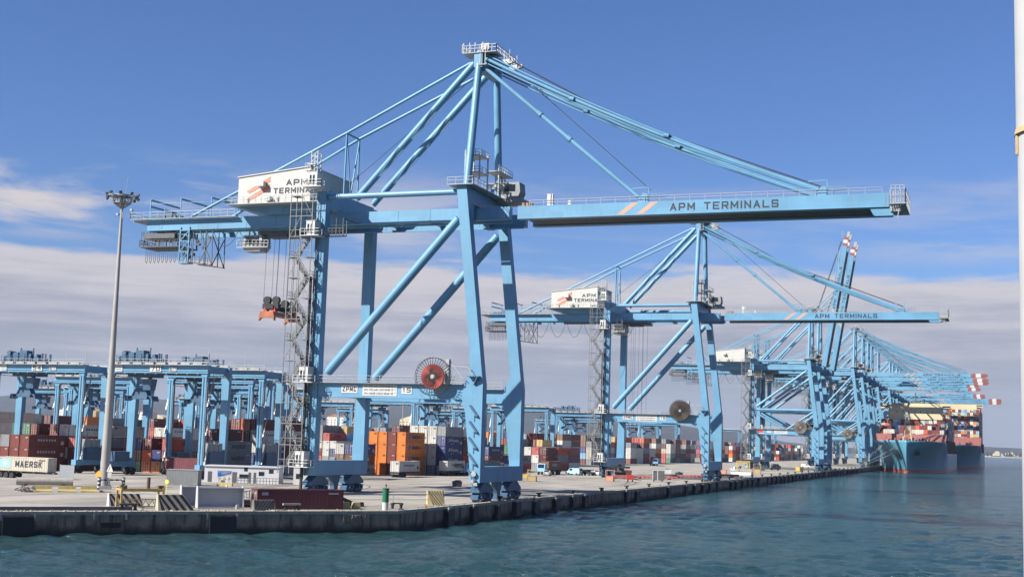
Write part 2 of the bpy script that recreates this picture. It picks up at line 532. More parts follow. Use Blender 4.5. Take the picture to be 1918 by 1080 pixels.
wall_run(mb, (QX, CY, 0), (QX, 1500, 0), -6, -.3, 3, (1, 0, 0))
wall_run(mb, (QX, CY, 0), far_c, -6, -.3, 3, ON)
mb.build('quay_wall', WALLM)['kind'] = 'structure'
COPE = mat('worn_cope_concrete', (.45, .41, .33), .85, var=.2, scale=1.2, dirt=.45)
mb = MB()
wall_run(mb, (QX + .12, CY - .05, 0), (QX + .12, 1500, 0), -.30, .10, .95, (1, 0, 0))
a0 = Vector((QX, CY, 0)) + ON * .12
wall_run(mb, a0 + OB * .05, far_c + ON * .12, -.302, .098, .95, ON)
mb.build('quay_cope', COPE)['kind'] = 'structure'
# crane rails, slot drains and painted lines, each a thin sheet on the deck
RAILM = mat('rail_steel', (.06, .055, .05), .5, .3, var=.2)
LINE_Y = mat('yellow_line_paint', (.60, .45, .14), .7, var=.2, scale=.6, dirt=.35)
LINE_W = mat('white_line_paint', (.62, .61, .57), .7, var=.2, scale=.6, dirt=.35)
mb = MB()
for x in (-.85, -31.2): mb.box(x - .18, x + .18, -22, 1480, .004, .012)
mb.build('crane_rail_strip', RAILM)['kind'] = 'structure'
mb = MB()
for x in (-5.2, -35.5, -52.0): mb.box(x - .12, x + .12, -30, 1200, .004, .008)
mb.build('yellow_lane_line', LINE_Y)['kind'] = 'structure'
mb = MB()
for x in (-12, -19, -26): mb.box(x - .09, x + .09, -10, 1100, .004, .008)
for k in range(60):
    for x in (-58.5, -44.0): mb.box(x - .09, x + .09, -20 + 12 * k, -14 + 12 * k, .004, .008)
mb.build('white_lane_line', LINE_W)['kind'] = 'structure'

mb = MB(); rs_ = random.Random(12)
for k in range(26):
    cx, cy, rr, a0, da = rs_.uniform(-60, -8), rs_.uniform(-20, 260), rs_.uniform(9, 40), rs_.uniform(0, 6.28), rs_.uniform(.5, 1.3)
    for off in (0, 1.9):
        pts = []
        for i in range(15):
            a = a0 + da * i / 14; pts.append((cx + (rr + off) * math.cos(a), cy + (rr + off) * math.sin(a) * 2.2))
        pts = [p for p in pts if p[0] < QX - 3 and p[0] > -66]
        for (ax, ay), (bx, by) in zip(pts[:-1], pts[1:]):
            d = Vector((bx - ax, by - ay, 0)); n_ = Vector((-d.y, d.x, 0)).normalized() * .17
            z = .0095 + .0004 * (k % 9)
            mb.f([mb.v((ax - n_.x, ay - n_.y, z)), mb.v((bx - n_.x, by - n_.y, z)), mb.v((bx + n_.x, by + n_.y, z)), mb.v((ax + n_.x, ay + n_.y, z))])
mb.build('tyre_marks', mat('rubber_marks', (.13, .12, .11), .9, var=.3), recalc=False)['kind'] = 'structure'

# hills far inland: one ridge over the yard, one low ridge beyond the far water
HILL = bpy.data.materials.new('scrub_hillside'); HILL.use_nodes = True
g = NG(HILL.node_tree)
tc = g.n('ShaderNodeTexCoord')
hn = g.noise(tc.outputs['Object'], .004, 8, .65)
g.l(g.mix(g.maprange(hn, .35, .7), (.012, .017, .016), (.035, .034, .03)), HILL.node_tree.nodes['Principled BSDF'].inputs['Base Color'])
HILL.node_tree.nodes['Principled BSDF'].inputs['Roughness'].default_value = .95


def ridge(name, prof, y0, y1, seed, z_base=-2.0, rough=.06):
    rnd = random.Random(seed)
    NX, NY = 220, 16
    xs = [prof[0][0] + (prof[-1][0] - prof[0][0]) * i / (NX - 1) for i in range(NX)]
    ph = [rnd.uniform(0, 6.28) for _ in range(8)]
    V = []; F = []
    for j in range(NY):
        t = j / (NY - 1); y = y0 + (y1 - y0) * t
        prof_t = math.sin(min(1, t / .6) * math.pi / 2) ** 1.3 if t < .6 else math.cos((t - .6) / .4 * math.pi / 2) ** .6
        for x in xs:
            for (xa, za), (xb, zb) in zip(prof[:-1], prof[1:]):
                if xa <= x <= xb: h = za + (zb - za) * (x - xa) / (xb - xa); break
            w = sum(math.sin(x * (.0016 * (k + 1)) + y * .0011 * (k + 2) + ph[k]) / (k + 1) for k in range(8))
            V.append((x, y, z_base + max(0, .9 * h * prof_t * (1 + rough * w * (.5 + t * .4)))))
    for j in range(NY - 1):
        for i in range(NX - 1):
            a = j * NX + i; F.append((a, a + 1, a + NX + 1, a + NX))
    me = bpy.data.meshes.new(name); me.from_pydata(V, [], F); me.materials.append(HILL)
    me.polygons.foreach_set('use_smooth', [True] * len(F))
    o = bpy.data.objects.new(name, me); COL.objects.link(o); o['kind'] = 'structure'


ridge('hills', [(-11500, 150), (-8200, 190), (-7300, 160), (-6950, 195), (-6500, 255), (-5775, 265), (-5084, 252), (-4686, 245), (-3844, 262), (-3300, 240), (-2950, 258), (-2650, 255), (-2411, 225), (-1900, 165), (-1480, 120), (-1200, 60), (-900, 35), (-500, 25), (0, 10)], 5200, 9600, 3)
ridge('low_hills', [(-900, 25), (-300, 50), (0, 62), (101, 60), (350, 55), (600, 62), (1000, 48), (2500, 30), (4200, 10)], 7200, 9000, 8)
SAND = mat('beach_sand', (.42, .37, .26), .9, var=.1, scale=.01)
mb = MB(); mb.prism([(-1500, 6600), (4200, 6700), (4200, 7400), (-1500, 7400)], 'z', -4, 1.5)
mb.build('beach', SAND)['kind'] = 'structure'

# ------------------------------------------------------------------ ship-to-shore cranes
GX = -29.9            # seaward face of the landside legs (0 = seaward face of the waterside legs)
W = 19.9              # outer width along the quay
MID = W / 2
ORG = Vector((-15.0, MID, 0))


def sts_crane(y0, kind, number, label, trolley_x=-43.5, reel='open', paint=None):
    P = paint or BLUE
    dz = 8.7 if kind == 'C' else 0.0
    root = empty('gantry_crane', (ORG.x, y0 + ORG.y, 0))
    tag(root, label, 'crane', 'ship-to-shore cranes along the quay')
    A = kind == 'A'
    zgb, zgt = 46.4 + dz, 48.4 + dz
    zlt = 51.2 + dz
    apx, apz = -4.9, 72.8 + dz * 1.05
    gy0, gy1 = 5.46, 6.8

    def N(xf=None): return MB(ORG, xf)

    # legs
    def wx(z): return -4.05 * max(0, (z - 18.4)) / (51.2 - 18.4) * (1 if not dz else .9)
    for ya, yb in ((0, 1.75), (18.15, 19.9)):
        mb = N()
        secs = [(3.1, -1.9, 0), (5.9, -1.9, 0), (14.2, -2.95, 0), (16.4, -3.6, 0), (18.7, -3.2, 0.0), (20.6, -2.25, wx(20.6)), (24, wx(24) - 1.85, wx(24)), (zgb, wx(zgb) - 1.75, wx(zgb)), (zlt, wx(zlt) - 1.75, wx(zlt))]
        mb.loft([(z, a, b, ya, yb) for z, a, b in secs])
        mb.build('waterside_leg', P, root)
        if ya == 0:                                     # short ladders on the leg face, dark bars painting in their shadows
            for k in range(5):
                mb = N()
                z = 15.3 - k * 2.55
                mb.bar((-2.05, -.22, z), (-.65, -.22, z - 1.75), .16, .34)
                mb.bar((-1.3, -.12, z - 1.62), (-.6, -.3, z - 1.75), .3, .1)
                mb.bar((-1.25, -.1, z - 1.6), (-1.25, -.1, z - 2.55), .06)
                mb.build('leg_ladder_shadow', BLUE_D, root)
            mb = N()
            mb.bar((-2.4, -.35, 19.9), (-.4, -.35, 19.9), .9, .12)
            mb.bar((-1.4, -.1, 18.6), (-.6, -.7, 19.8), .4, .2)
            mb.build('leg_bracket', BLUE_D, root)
        mb = N()
        mb.loft([(z, GX - w, GX, ya, yb) for z, w in ((3.1, 2.5), (5.9, 2.3), (16.4, 2.0), (20, 1.8), (zgb, 1.75), (zlt, 1.75))])
        if ya == 0:
            for k in range(15):                          # cable ladder and small light boxes on the shaded face
                z = 6 + k * 2.75
                mb.box(GX - 1.25, GX - .95, -.16, -.002, z, z + 1.3); mb.box(GX - .75, GX - .5, -.12, -.002, z + .4, z + 1.9)
        mb.build('landside_leg', P, root)
    for x0, x1 in ((-1.85, -.004), (GX - 2.25, GX - .004)):
        N().box(x0, x1, 1.752, 18.148, 3.1, 5.6).build('sill_beam', P, root)
    # wheels under each corner
    for x0 in (-1.85, GX - 2.2):
        for yc in (3.4, 16.5):
            mb = N(); xc = x0 + .95
            mb.prism([(yc - 1.2, 3.098), (yc + 1.2, 3.098), (yc + 3.1, 2.0), (yc + 3.1, 1.5), (yc - 3.1, 1.5), (yc - 3.1, 2.0)], 'x', x0 + .1, x0 + 1.7)
            for s in (-1.75, 1.75):
                mb.prism([(yc + s - .5, 1.498), (yc + s + .5, 1.498), (yc + s + 1.45, .85), (yc + s + 1.45, .4), (yc + s - 1.45, .4), (yc + s - 1.45, .85)], 'x', x0 + .25, x0 + 1.55)
            for k in (-2.3, -1.2, 1.2, 2.3):
                mb.box(x0 + 1.6, x0 + 1.95, yc + k - .22, yc + k + .22, .7, 1.35)
            b = mb.build('bogie', BLUE_D, root)
            mb = N()
            for k in (-2.75, -1.9, -1.0, -.35, .5, 1.1, 2.0, 2.8):
                mb.tube((x0 + .5, yc + k, .42), (x0 + 1.4, yc + k, .42), .40, 12)
            mb.build('wheel_set', RAILM, b)
        mb = N()                                          # storm anchor between the bogies
        mb.prism([(MID - 1.6, 3.098), (MID + 1.6, 3.098), (MID + .75, 1.2), (MID + .75, .15), (MID - .75, .15), (MID - .75, 1.2)], 'x', x0 + .5, x0 + 1.3)
        mb.build('storm_anchor', BLUE_D, root)
    # portal beams with walkway
    for ya, yb in ((.2, 1.5), (18.4, 19.7)):
        mb = N(); mb.box(GX + .002, -3.3, ya, yb, 16.4, 18.7)
        mb.box(GX + .2, -3.5, ya - .12, yb + .12, 16.2, 16.398)
        mb.prism([(-3.3, 16.2), (-5.2, 16.2), (-3.3, 15.0)], 'y', ya + .2, yb - .2)
        mb.build('portal_beam', P, root)
        mb = N(); mb.box(GX + .4, -3.4, ya - .75, ya - .125, 18.58, 18.66)
        mb.rail([(GX + .4, ya - .72, 18.66), (-3.4, ya - .72, 18.66)], 1.15, 1.55)
        mb.build('portal_walkway', GREY, root)
    N().box(GX - 2.0, GX - .6, 1.752, 18.148, 16.6, 18.4).build('portal_cross_beam', P, root)
    # signs on the near portal beam
    def plate(x0, x1, z0, z1, lines, nm='sign_plate'):
        s = N().box(x0, x1, .13, .198, z0, z1).build(nm, WHITE, root)
        lettering(s, ORG, lines, INK)
    yl = .112
    if A:
        plate(-25.4, -22.4, 16.95, 18.25, [('ZPMC', (-25.2, yl, 17.2), (2.6, 0, 0), (0, 0, .8))])
        plate(-21.45, -15.2, 16.55, 18.45, [
            ('SWL FOR 1x20 CONTAINER 50  T', (-21.2, yl, 17.95), (5.8, 0, 0), (0, 0, .36)),
            ('SWL FOR 2x40 CONTAINER 70  T', (-21.2, yl, 17.35), (5.8, 0, 0), (0, 0, .36)),
            ('SWL UNDER CARGO BEAM 100  T', (-21.2, yl, 16.75), (5.8, 0, 0), (0, 0, .36))])
        plate(-14.35, -12.5, 16.95, 18.2, [(number, (-14.15, yl, 17.2), (1.45, 0, 0), (0, 0, .75))], 'number_plate')
    elif kind == 'B':
        s = N().box(-28.3, -25.2, .13, .198, 16.55, 18.5).build('sign_plate', WHITE, root)
        N().box(-28.2, -25.4, .1, .128, 16.9, 18.2).build('red_panel', RED, s)
        plate(-23.6, -21.6, 16.9, 18.3, [(number, (-23.3, yl, 17.2), (1.4, 0, 0), (0, 0, .75))], 'number_plate')
        plate(-20.2, -14.2, 16.6, 18.45, [('SWL FOR 1x20 CONTAINER 50  T', (-19.6, yl, 17.75), (5, 0, 0), (0, 0, .36)),
                                         ('SWL UNDER CARGO BEAM 100  T', (-19.6, yl, 17.0), (5, 0, 0), (0, 0, .36))])
    # cable reel standing in front of the portal beam
    rc = Vector((-8.1, -1.5, 19.75))
    r = N(); r.box(-8.5, -7.7, -1.3, .198, 19.3, 20.2); r.box(-6.2, -5.6, -1.0, -.2, 18.7, 22.6); r.bar((-5.9, -.6, 22.6), (-3.0, -.6, 19.4), .12)
    r.bar((-5.9, -.6, 21.6), (-2.4, -.6, 21.4), .1); r.bar((-2.4, -.6, 21.4), (-1.6, -.6, 20.2), .1)
    r.tube(rc + Vector((0, -.32, 0)), rc + Vector((0, .9, 0)), .34, 16)
    ro = r.build('cable_reel', GREY, root)
    sp = N()
    for k in range(36):
        a = 2 * math.pi * k / 36; d = Vector((math.cos(a), 0, math.sin(a)))
        sp.bar(rc + d * .45 + Vector((0, -.3, 0)), rc + d * 3.05 + Vector((0, -.3, 0)), .05, .08 if reel == 'open' else .07)
    for yy in (-.3, .3):
        ring = [rc + Vector((math.cos(2 * math.pi * k / 36) * 3.05, yy, math.sin(2 * math.pi * k / 36) * 3.05)) for k in range(37)]
        sp.line(ring, .045, 5)
    sp.build('reel_spokes', BLACK if reel != 'tan' else GREY_D, ro)
    dsk = N(); rad = 2.0 if reel == 'open' else 2.85
    dsk.tube(rc + Vector((0, -.2, 0)), rc + Vector((0, .2, 0)), rad, 36)
    dsk.build('wound_cable', {'open': mat('red_power_cable', (.60, .075, .05), .6, var=.2), 'full': BROWN, 'tan': mat('dusty_cable', (.22, .18, .14), .8)}[reel], ro)
    # twin girders, landside part
    for a, b in ((gy0, gy1), (W - gy1, W - gy0)):
        mb = N(); mb.box(-70, 1.6, a, b, zgb, zgt)
        mb.box(-70, 1.6, a - .12, b + .12, zgb - .14, zgb - .002)
        for k in range(12): mb.box(-67 + k * 6, -66.8 + k * 6, a - .04, a - .002, zgb + .05, zgt - .05)
        mb.build('girder', P, root)
    # boom
    bl = 62.2 if kind == 'A' else 64.0
    hx, hz = 2.2, (zgb + zgt) / 2
    if kind == 'B':
        ca, sa = math.cos(R(80.3)), math.sin(R(80.3))
        def xf(p):
            dx, dzz = p.x - hx, p.z - hz
            return Vector((hx - 1.0 + dx * ca - dzz * sa, p.y, hz + dx * sa + dzz * ca))
    else: xf = None
    tip = bl if A else (62.0 if kind == 'C' else 60.0)
    for near, (a, b) in ((True, (gy0, gy1)), (False, (W - gy1, W - gy0))):
        mb = N(xf); mb.box(3.0, tip, a, b, zgb, zgt)
        mb.box(3.0, tip, a - .12, b + .12, zgb - .14, zgb - .002)
        bo = mb.build('boom', P, root)
        if not A:
            for i, c in enumerate((DRED, WHITE, DRED)):
                L = ((0, 2.7), (2.7, 5.6), (5.6, 9.3))[i] if kind == 'C' else ((0, 1.3), (1.3, 2.9), (2.9, 4.2))[i]
                mb = N(xf)
                if i < 2 or kind == 'B': mb.box(tip + L[0], tip + L[1] - .002, a, b, zgb, zgt)
                else: mb.prism([(tip + L[0], zgb), (tip + 8, zgb), (tip + L[1], zgb + .9), (tip + L[1], zgt - .4), (tip + 7.6, zgt), (tip + L[0], zgt)], 'y', a, b)
                mb.build('warning_band', c, bo)
        if near:
            yt = a - .016
            if A: tx0, tx1, lx = 28.75, 45.8, 20.0
            else: tx0, tx1, lx = 35.0, 56.0, 24.0
            if kind == 'B': tx0, tx1 = 30.0, 50.0
            lettering(bo, ORG, [('APM TERMINALS', (tx0, yt, zgb + .38), (tx1 - tx0, 0, 0), (0, 0, 1.22))], INK, xf, bold=.011)
            mb = N(xf)
            for x in (lx, lx + 3.2):
                mb.hexa([(x, yt, zgb + .06), (x + 1.2, yt, zgb + .06), (x + 1.2, a - .003, zgb + .06), (x, a - .003, zgb + .06)],
                        [(x + 2.5, yt, zgt - .06), (x + 3.7, yt, zgt - .06), (x + 3.7, a - .003, zgt - .06), (x + 2.5, a - .003, zgt - .06)])
            mb.build('logo_stripe', ORANGE_L, bo)
    # cross ties, rails and walkways of girder and boom
    mb = N()
    for k in range(8): mb.box(-66 + k * 8.6, -65.2 + k * 8.6, gy1 + .002, W - gy1 - .002, zgb + .3, zgb + .9)
    for y in (gy1 + .35, W - gy1 - .35): mb.box(-69, 1.5, y - .15, y + .15, zgb - .5, zgb - .15)
    mb.build('girder_tie', P, root)
    for k in range(7): N(xf).box(6 + k * 8.6, 6.8 + k * 8.6, gy1 + .002, W - gy1 - .002, zgb + .3, zgb + .9).build('boom_tie', P, root)
    if kind != 'C': N(xf).box(4.0, tip - 3, gy1 + .002, W - gy1 - .002, zgb + .05, zgb + .22).build('boom_dark_infill', GREY_D, root)  # added dark plate between the girders, gives the underside its solid shade
    mb = N(xf)
    for y, z in ((gy0 + .15, zgt), (W - gy0 - .15, zgt)): mb.rail([(5, y, z + .01), (tip - 1, y, z + .01)], .95, 2.4, .06)
    mb.box(5, tip - 1, W - gy0 + .1, W - gy0 + 1.0, zgt - .2, zgt - .12)
    mb.build('boom_railing', GREY, root)
    mb = N(xf)                                           # end platform of the boom
    t0 = tip + (0 if A else (5.6 if kind == 'C' else 4.2))
    if A:
        mb.box(t0 + .1, t0 + 2.4, gy0 - .6, W - gy0 + .6, zgb + .2, zgb + .35)
        mb.rail([(t0 + 2.4, gy0 - .6, zgb + .35), (t0 + 2.4, W - gy0 + .6, zgb + .35)], 2.2, 1.2, .09)
        mb.rail([(t0 + .2, gy0 - .6, zgb + .35), (t0 + 2.4, gy0 - .6, zgb + .35)], 2.2, .6, .09)
        mb.rail([(t0 + .3, gy0 - .2, zgt + .1), (t0 + 2.2, gy0 - .2, zgt + .1)], 1.0, .6, .08)
        for k in range(6): mb.bar((t0 + .3 + .35 * k, gy0 - .3, zgb - .5 + .1 * k), (t0 + .3 + .35 * k, gy0 - .3, zgb + 2.2), .12)
        mb.bar((t0 + 1.6, gy0, zgb + .3), (t0 + 1.2, gy0, zgb - 1.9), .12); mb.box(t0 + .2, t0 + 1.6, gy0, gy0 + 1.6, zgb - .8, zgb + .2)
    else:
        mb.rail([(t0, gy0, zgt + .05), (t0 + 2.2, gy0, zgt + .05)], 1.4, .8, .09)
        if kind == 'B': mb.box(t0 + .02, t0 + 2.6, gy0, gy1, zgb - .4, zgb + .9); mb.box(t0 + .02, t0 + 2.4, W - gy1, W - gy0, zgb - .4, zgb + .9)
    mb.build('boom_end_platform', GREY, root)
    # brackets where the stays meet the boom
    if kind != 'B':
        for x in ((24.2, 52.2) if A else (26.5, 58.5)):
            N(xf).prism([(x - .9, zgt + .002), (x + .8, zgt + .002), (x + .8, zgt + 1.3), (x, zgt + 1.5)], 'y', W - gy1 + .3, W - gy1 + 1.0).build('stay_bracket', P, root)
            mb = N(xf); y = gy0
            mb.prism([(x - .9, zgt + .002), (x + .8, zgt + .002), (x + .8, zgt + 1.3), (x, zgt + 1.5)], 'y', y + .3, y + 1.0)
            mb.bar((x - 2.0, gy0 + .6, zgt + 2.3), (x + .9, gy0 + .6, zgt + 2.45), .16); mb.bar((x + .9, gy0 + .6, zgt), (x + .9, gy0 + .6, zgt + 2.5), .16)
            mb.rail([(x + .9, gy0 + .4, zgt), (x + 3.6, gy0 + .4, zgt)], 1.3, .9, .08)
            mb.build('stay_bracket', P, root)
        if A:
            for x, w_, h_ in ((8.0, .6, 1.95), (8.8, .2, 1.95), (11.6, .5, .8)): N().box(x, x + w_, gy0 + .3, gy0 + .8, zgt + .002, zgt + h_).build('boom_latch_post', WHITE, root)
            for x in (3.6, 4.3, 5.0): N().box(x, x + .45, gy0 + .3, gy0 + .8, zgt + .002, zgt + .62).build('junction_box', mat('rusty_box', (.36, .20, .11), .7), root)
    # top cross beams along the quay
    mb = N()
    mb.box(-6.3, -4.2 - .0, 1.752, 18.148, zgt + .25, zlt - .02)
    for y in (gy0 - .2, gy1 + .4, W - gy1 - .4, W - gy0 + .2):
        mb.prism([(y - .75, zgt + .248), (y + .75, zgt + .248), (y + .35, zgb - .3), (y - .35, zgb - .3)], 'x', -5.9, -4.6)
    mb.build('waterside_cross_beam', P, root)
    mb = N()
    mb.box(-31.5, GX - .05, 1.752, 18.148, zgt + .3, zlt + .3)
    for y in (gy0 + .6, W - gy0 - .6): mb.prism([(y - 1.6, zgt + .298), (y + 1.6, zgt + .298), (y + .9, zgt + .002), (y - .9, zgt + .002)], 'x', -31.3, -30.1)
    mb.build('landside_cross_beam', P, root)
    # working platforms on top of the waterside legs
    mb = N()
    mb.box(-7.2, -2.6, -.7, 20.6, zlt + .02, zlt + .14)
    mb.rail([(-7.2, -.7, zlt + .14), (-2.6, -.7, zlt + .14), (-2.6, 20.6, zlt + .14)], 1.15, 1.3)
    z = zlt + .14
    for x, y in ((-3.6, 4.3), (-3.6, 8.0), (-6.2, 4.3), (-6.2, 8.0)): mb.bar((x, y, z), (x, y, z + 6.6), .2)
    for k in (2.9, 5.8): mb.box(-6.4, -3.4, 4.2, 8.1, z + k, z + k + .12); mb.rail([(-6.3, 4.3, z + k), (-3.5, 4.3, z + k), (-3.5, 8.1, z + k)], 1.0, .9)
    for x, y in ((-3.2, 12.2), (-3.2, 15.2)): mb.bar((x, y, z), (x, y, z + 5.2), .18)
    for k in (2.4, 4.6): mb.box(-5.6, -3.0, 12.0, 18.8, z + k, z + k + .12); mb.rail([(-3.1, 12.0, z + k), (-3.1, 18.8, z + k)], 1.1, .9)
    mb.bar((-3.3, 9, z), (-3.3, 11.5, z + 2.4), .5, .1); mb.bar((-3.3, 14, z + 2.4), (-3.3, 11.5, z + 4.6), .5, .1)
    mb.build('access_scaffold', GREY, root)
    mb = N(); mb.loft([(z, -3.2, -.2, 13.6, 16.4), (z + 1.2, -3.2, .3, 13.6, 16.4), (z + 2.9, -3.2, .1, 13.6, 16.4)])
    mb.box(-3.6, .8, 13.0, 17.0, z - .6, z - .02)
    cb = mb.build('hinge_cabin', TRUCKG, root)
    N().box(-2.6, -.6, 13.56, 13.598, z + 1.3, z + 2.5).build('window', GLASS, cb)
    # A-frame
    for s in (-1, 1):
        N().tube((-5.0, MID + s * 7.45, zlt + .1), (apx, MID + s * 4.2, apz + .4), .68, 18, .62).build('mast_leg', P, root)
        offs = (0,) if A else (-.75, .75)
        mb = N()
        for k in offs: mb.tube((apx - 1.2 + k * .3, MID + s * 3.3, apz + .9 + k * .9), (-27.6 + k * .8, MID + s * 3.1 - s * 0, zlt - .1), .62 if A else .42, 16)
        if A:
            for t0 in (.34, .62):                        # conduits strapped to the stay
                p = Vector((apx - 1.2, MID + s * 3.3, apz + .9)).lerp(Vector((-27.6, MID + s * 3.1, zlt)), t0); q = p + Vector((-4.4, 0, -4.4))
                mb.bar(p + Vector((.55, -.3, -.45)), q + Vector((.75, -.3, -.6)), .1); mb.bar(p + Vector((-.2, -.75, 0)), q + Vector((.6, -.6, -.7)), .07)
        mb.build('backstay', P, root)
        mb = N(); ft = Vector((-30.5, MID + s * 2.4, 63.1 + dz)); top = Vector((apx - 1.6, MID + s * 3.2, apz + 1.2)); bot = Vector((-60.6, MID + s * 4.5, zgt + .2))
        for k in offs:
            o = Vector((0, 0, k * .55)); mb.tube(top + o, ft + o, .26 if A else .2, 10); mb.tube(ft + o, bot + o, .26 if A else .2, 10)
        mb.build('back_tie', P, root)
        N().tube((-28.6, MID + s * 9.0, 20.3 if A else 29), (-5.6, MID + s * 9.0, zgb - .6), .80 if A else .62, 16, .74 if A else .55).build('diagonal_brace', P, root)
        mb = N(); mb.tube((GX - .1, MID + s * 9.05, zlt - .9), (-5.6, MID + s * 9.05, zlt - .9), .5, 14)
        mb.build('top_strut', P, root)
        if not A:
            N().tube((GX - .1, MID + s * 9.05, 27.6), (-2.6, MID + s * 9.05, 27.6), .62, 12).build('middle_strut', P, root)
            mb = N(); mb.tube((GX - .1, MID + s * 9.0, 26.6), (-15.6, MID + s * 9.0, 18.7), .45, 10); mb.tube((-2.6, MID + s * 9.0, 26.9), (-14.6, MID + s * 9.0, 18.7), .45, 10)
            mb.build('knee_brace', P, root)
    mb = N()                                             # small frame that carries the back ties
    for x in ((-30.5,) if A else (-31.3, -29.8)):
        for s in (-1, 1): mb.tube((x, MID + s * 2.4, 63.1 + dz), (x, MID + s * 2.6, zlt + .3), .18, 8)
        mb.tube((x, MID - 2.4, 63 + dz), (x, MID + 2.4, 63 + dz), .18, 8)
        mb.tube((x, MID - 2.4, 62.6 + dz), (x, MID + .2, zlt + .3), .13, 8); mb.tube((x, MID + 2.4, 62.6 + dz), (x, MID - .2, zlt + .3), .13, 8)
    mb.build('tie_support_frame', P, root)
    mb = N()
    for s in (-1, 1):
        mb.box(apx - .75, apx + .75, MID + s * 4.0 - .7, MID + s * 4.0 + .7, apz - .2, apz + 2.8)
    mb.box(apx - .5, apx + .7, MID - 3.28, MID + 3.28, apz - .6, apz + 1.6)
    mb.box(apx - .5, apx + 2.6, MID - 3.28, MID + 3.28, apz + 1.7, apz + 2.1)
    mb.prism([(apx + .7, apz - .6), (apx + 2.6, apz + 1.7), (apx + .7, apz + 1.6)], 'y', MID - .5, MID + .5)
    mb.build('apex_beam', P, root)
    mb = N(); za = apz + 2.82
    mb.box(apx - 2.9, apx + 3.3, MID - 4.9, MID - 1.5, za - .55, za - .45); mb.rail([(apx - 2.9, MID - 4.9, za - .45), (apx + 3.3, MID - 4.9, za - .45), (apx + 3.3, MID + 5, za - .45)], 1.2, .7, .09)
    mb.rail([(apx - 2.9, MID - 4.9, za - .45), (apx - 2.9, MID - 1.5, za - .45)], 1.5, .7, .1)
    mb.box(apx + .2, apx + 1.7, MID - 4.2, MID - 3.3, za, za + 1.2)
    for y in (MID + .6, MID + 4.2):
        mb.prism([(apx + 1, za - .5), (apx + 4.6, za - .3), (apx + 4.8, za - .9), (apx + 2.6, za - 1.4)], 'y', y, y + .5); mb.bar((apx + 2.6, y, za - 1.4), (apx + 4.7, y, za - .8), .14)
        for k in range(3): mb.bar((apx + 1.6 + k, y + .2, za - .4), (apx + 1.6 + k, y + .2, za + 1.4), .09)
    for x in (-2.7, -1.6, -.6, .8): mb.bar((apx + x, MID - 4.8, za - .4), (apx + x, MID - 4.8, za + 1.3), .12)
    mb.bar((apx + .4, MID - 4.75, za - 2.6), (apx + .4, MID - 4.75, za), .12); mb.bar((apx + 1.3, MID - 4.75, za - 2.6), (apx + 1.3, MID - 4.75, za), .12); mb.box(apx + .1, apx + 1.6, MID - 4.9, MID - 3.9, za - 2.7, za - 2.6)
    mb.build('apex_platform', GREY, root)
    # forestays
    if kind != 'B':
        x2 = 51.8 if A else 58.2; x1 = 23.9 if A else 26.2
        for s in (-1, 1):
            ya, yb = MID + s * 4.1, MID + s * 3.9
            mb = N()
            for k, rr in ((.0, .30), (.75, .16), (-.75, .12)) if A else ((-.45, .2), (.45, .2)):
                p = Vector((apx + 1.2, ya + k * .3, apz + 1.3 + k)); q = Vector((x2, yb + k * .25, zgt + 1.0 + k * .35))
                pts = []
                for i in range(9):
                    t = i / 8; c = p.lerp(q, t); c.z -= (1.25 if A else .7) * 4 * t * (1 - t); pts.append(c)
                mb.line(pts, rr, 8)
            for t in (.28, .57): mb.tube(p.lerp(q, t) + Vector((-.4, 0, -.4)), p.lerp(q, t) + Vector((.4, 0, -.6)), .42, 8)
            mb.build('outer_forestay', P, root)
            if s < 0 or not A:
                mb = N(); p = Vector((apx + 1.1, ya + .2, apz - .3)); q = Vector((x1, yb, zgt + .5))
                mb.tube(p, q, .36 if A else .28, 10)
                for t in (.36, .55): mb.tube(p.lerp(q, t - .012), p.lerp(q, t + .012), .5, 8)
                mb.build('inner_forestay', P, root)
        mb = N()
        mb.line([(apx + 3.6, MID - 1.2, apz + 1.6), (x1 + 1.2, MID - 2.6, zgt + 2.2)], .055, 4)
        for k in range(3): mb.line([(apx + 4.4, MID + .6 + k * .5, apz + 1.9), (20, MID + .6 + k, zgt + 14.6 + dz * 0), (x2 + .6, MID + 1 + k, zgt + 2.2)], .05, 4)
        mb.line([(apx - 1, MID - 1, apz), (-31, MID - 1, zlt + 2.5)], .05, 4)
        mb.build('boom_hoist_rope', ROPE, root)
    else:
        mb = N()
        for s in (-1, 1):
            for k in (0, 1): mb.tube((apx + 1.2, MID + s * 4.1, apz + 1.2 - k), (6.3 + k, MID + s * 3.9, 83.5 - k * 3), .2, 8)
            mb.tube((6.3, MID + s * 3.9, 83.5), (7.9 - .1, MID + s * 3.9, 103), .2, 8)
        mb.build('outer_forestay', P, root)
        mb = N()
        for k in range(4): mb.line([(apx + 3, MID - 2 + k, apz + 2), (9, MID - 2 + k, 107)], .06, 4)
        mb.build('boom_hoist_rope', ROPE, root)
    # machinery house on the landside end
    hx0, hx1, hy0, hy1, hz0 = -49.3, -34.8, 3.0, 18.2, 50.0 + dz
    zb_, zf_ = 54.9 + dz, 56.3 + dz
    mb = N()
    ring = lambda y: [(hx0, y, hz0), (hx1, y, hz0), (hx1, y, zf_), (hx0, y, zb_)]
    mb.hexa(ring(hy0), ring(hy1))
    for k in range(36):
        x = hx0 + .2 + k * (hx1 - hx0 - .4) / 35; zt = zb_ + (zf_ - zb_) * (x - hx0) / (hx1 - hx0)
        mb.box(x - .03, x + .03, hy0 - .014, hy0 - .001, hz0 + .05, zt - .05)
    for k in range(36):
        y = hy0 + .2 + k * (hy1 - hy0 - .4) / 35; mb.box(hx1 + .001, hx1 + .03, y - .03, y + .03, hz0 + .05, zf_ - .05)
    house = mb.build('machinery_house', CREAMW, root)
    mb = N()
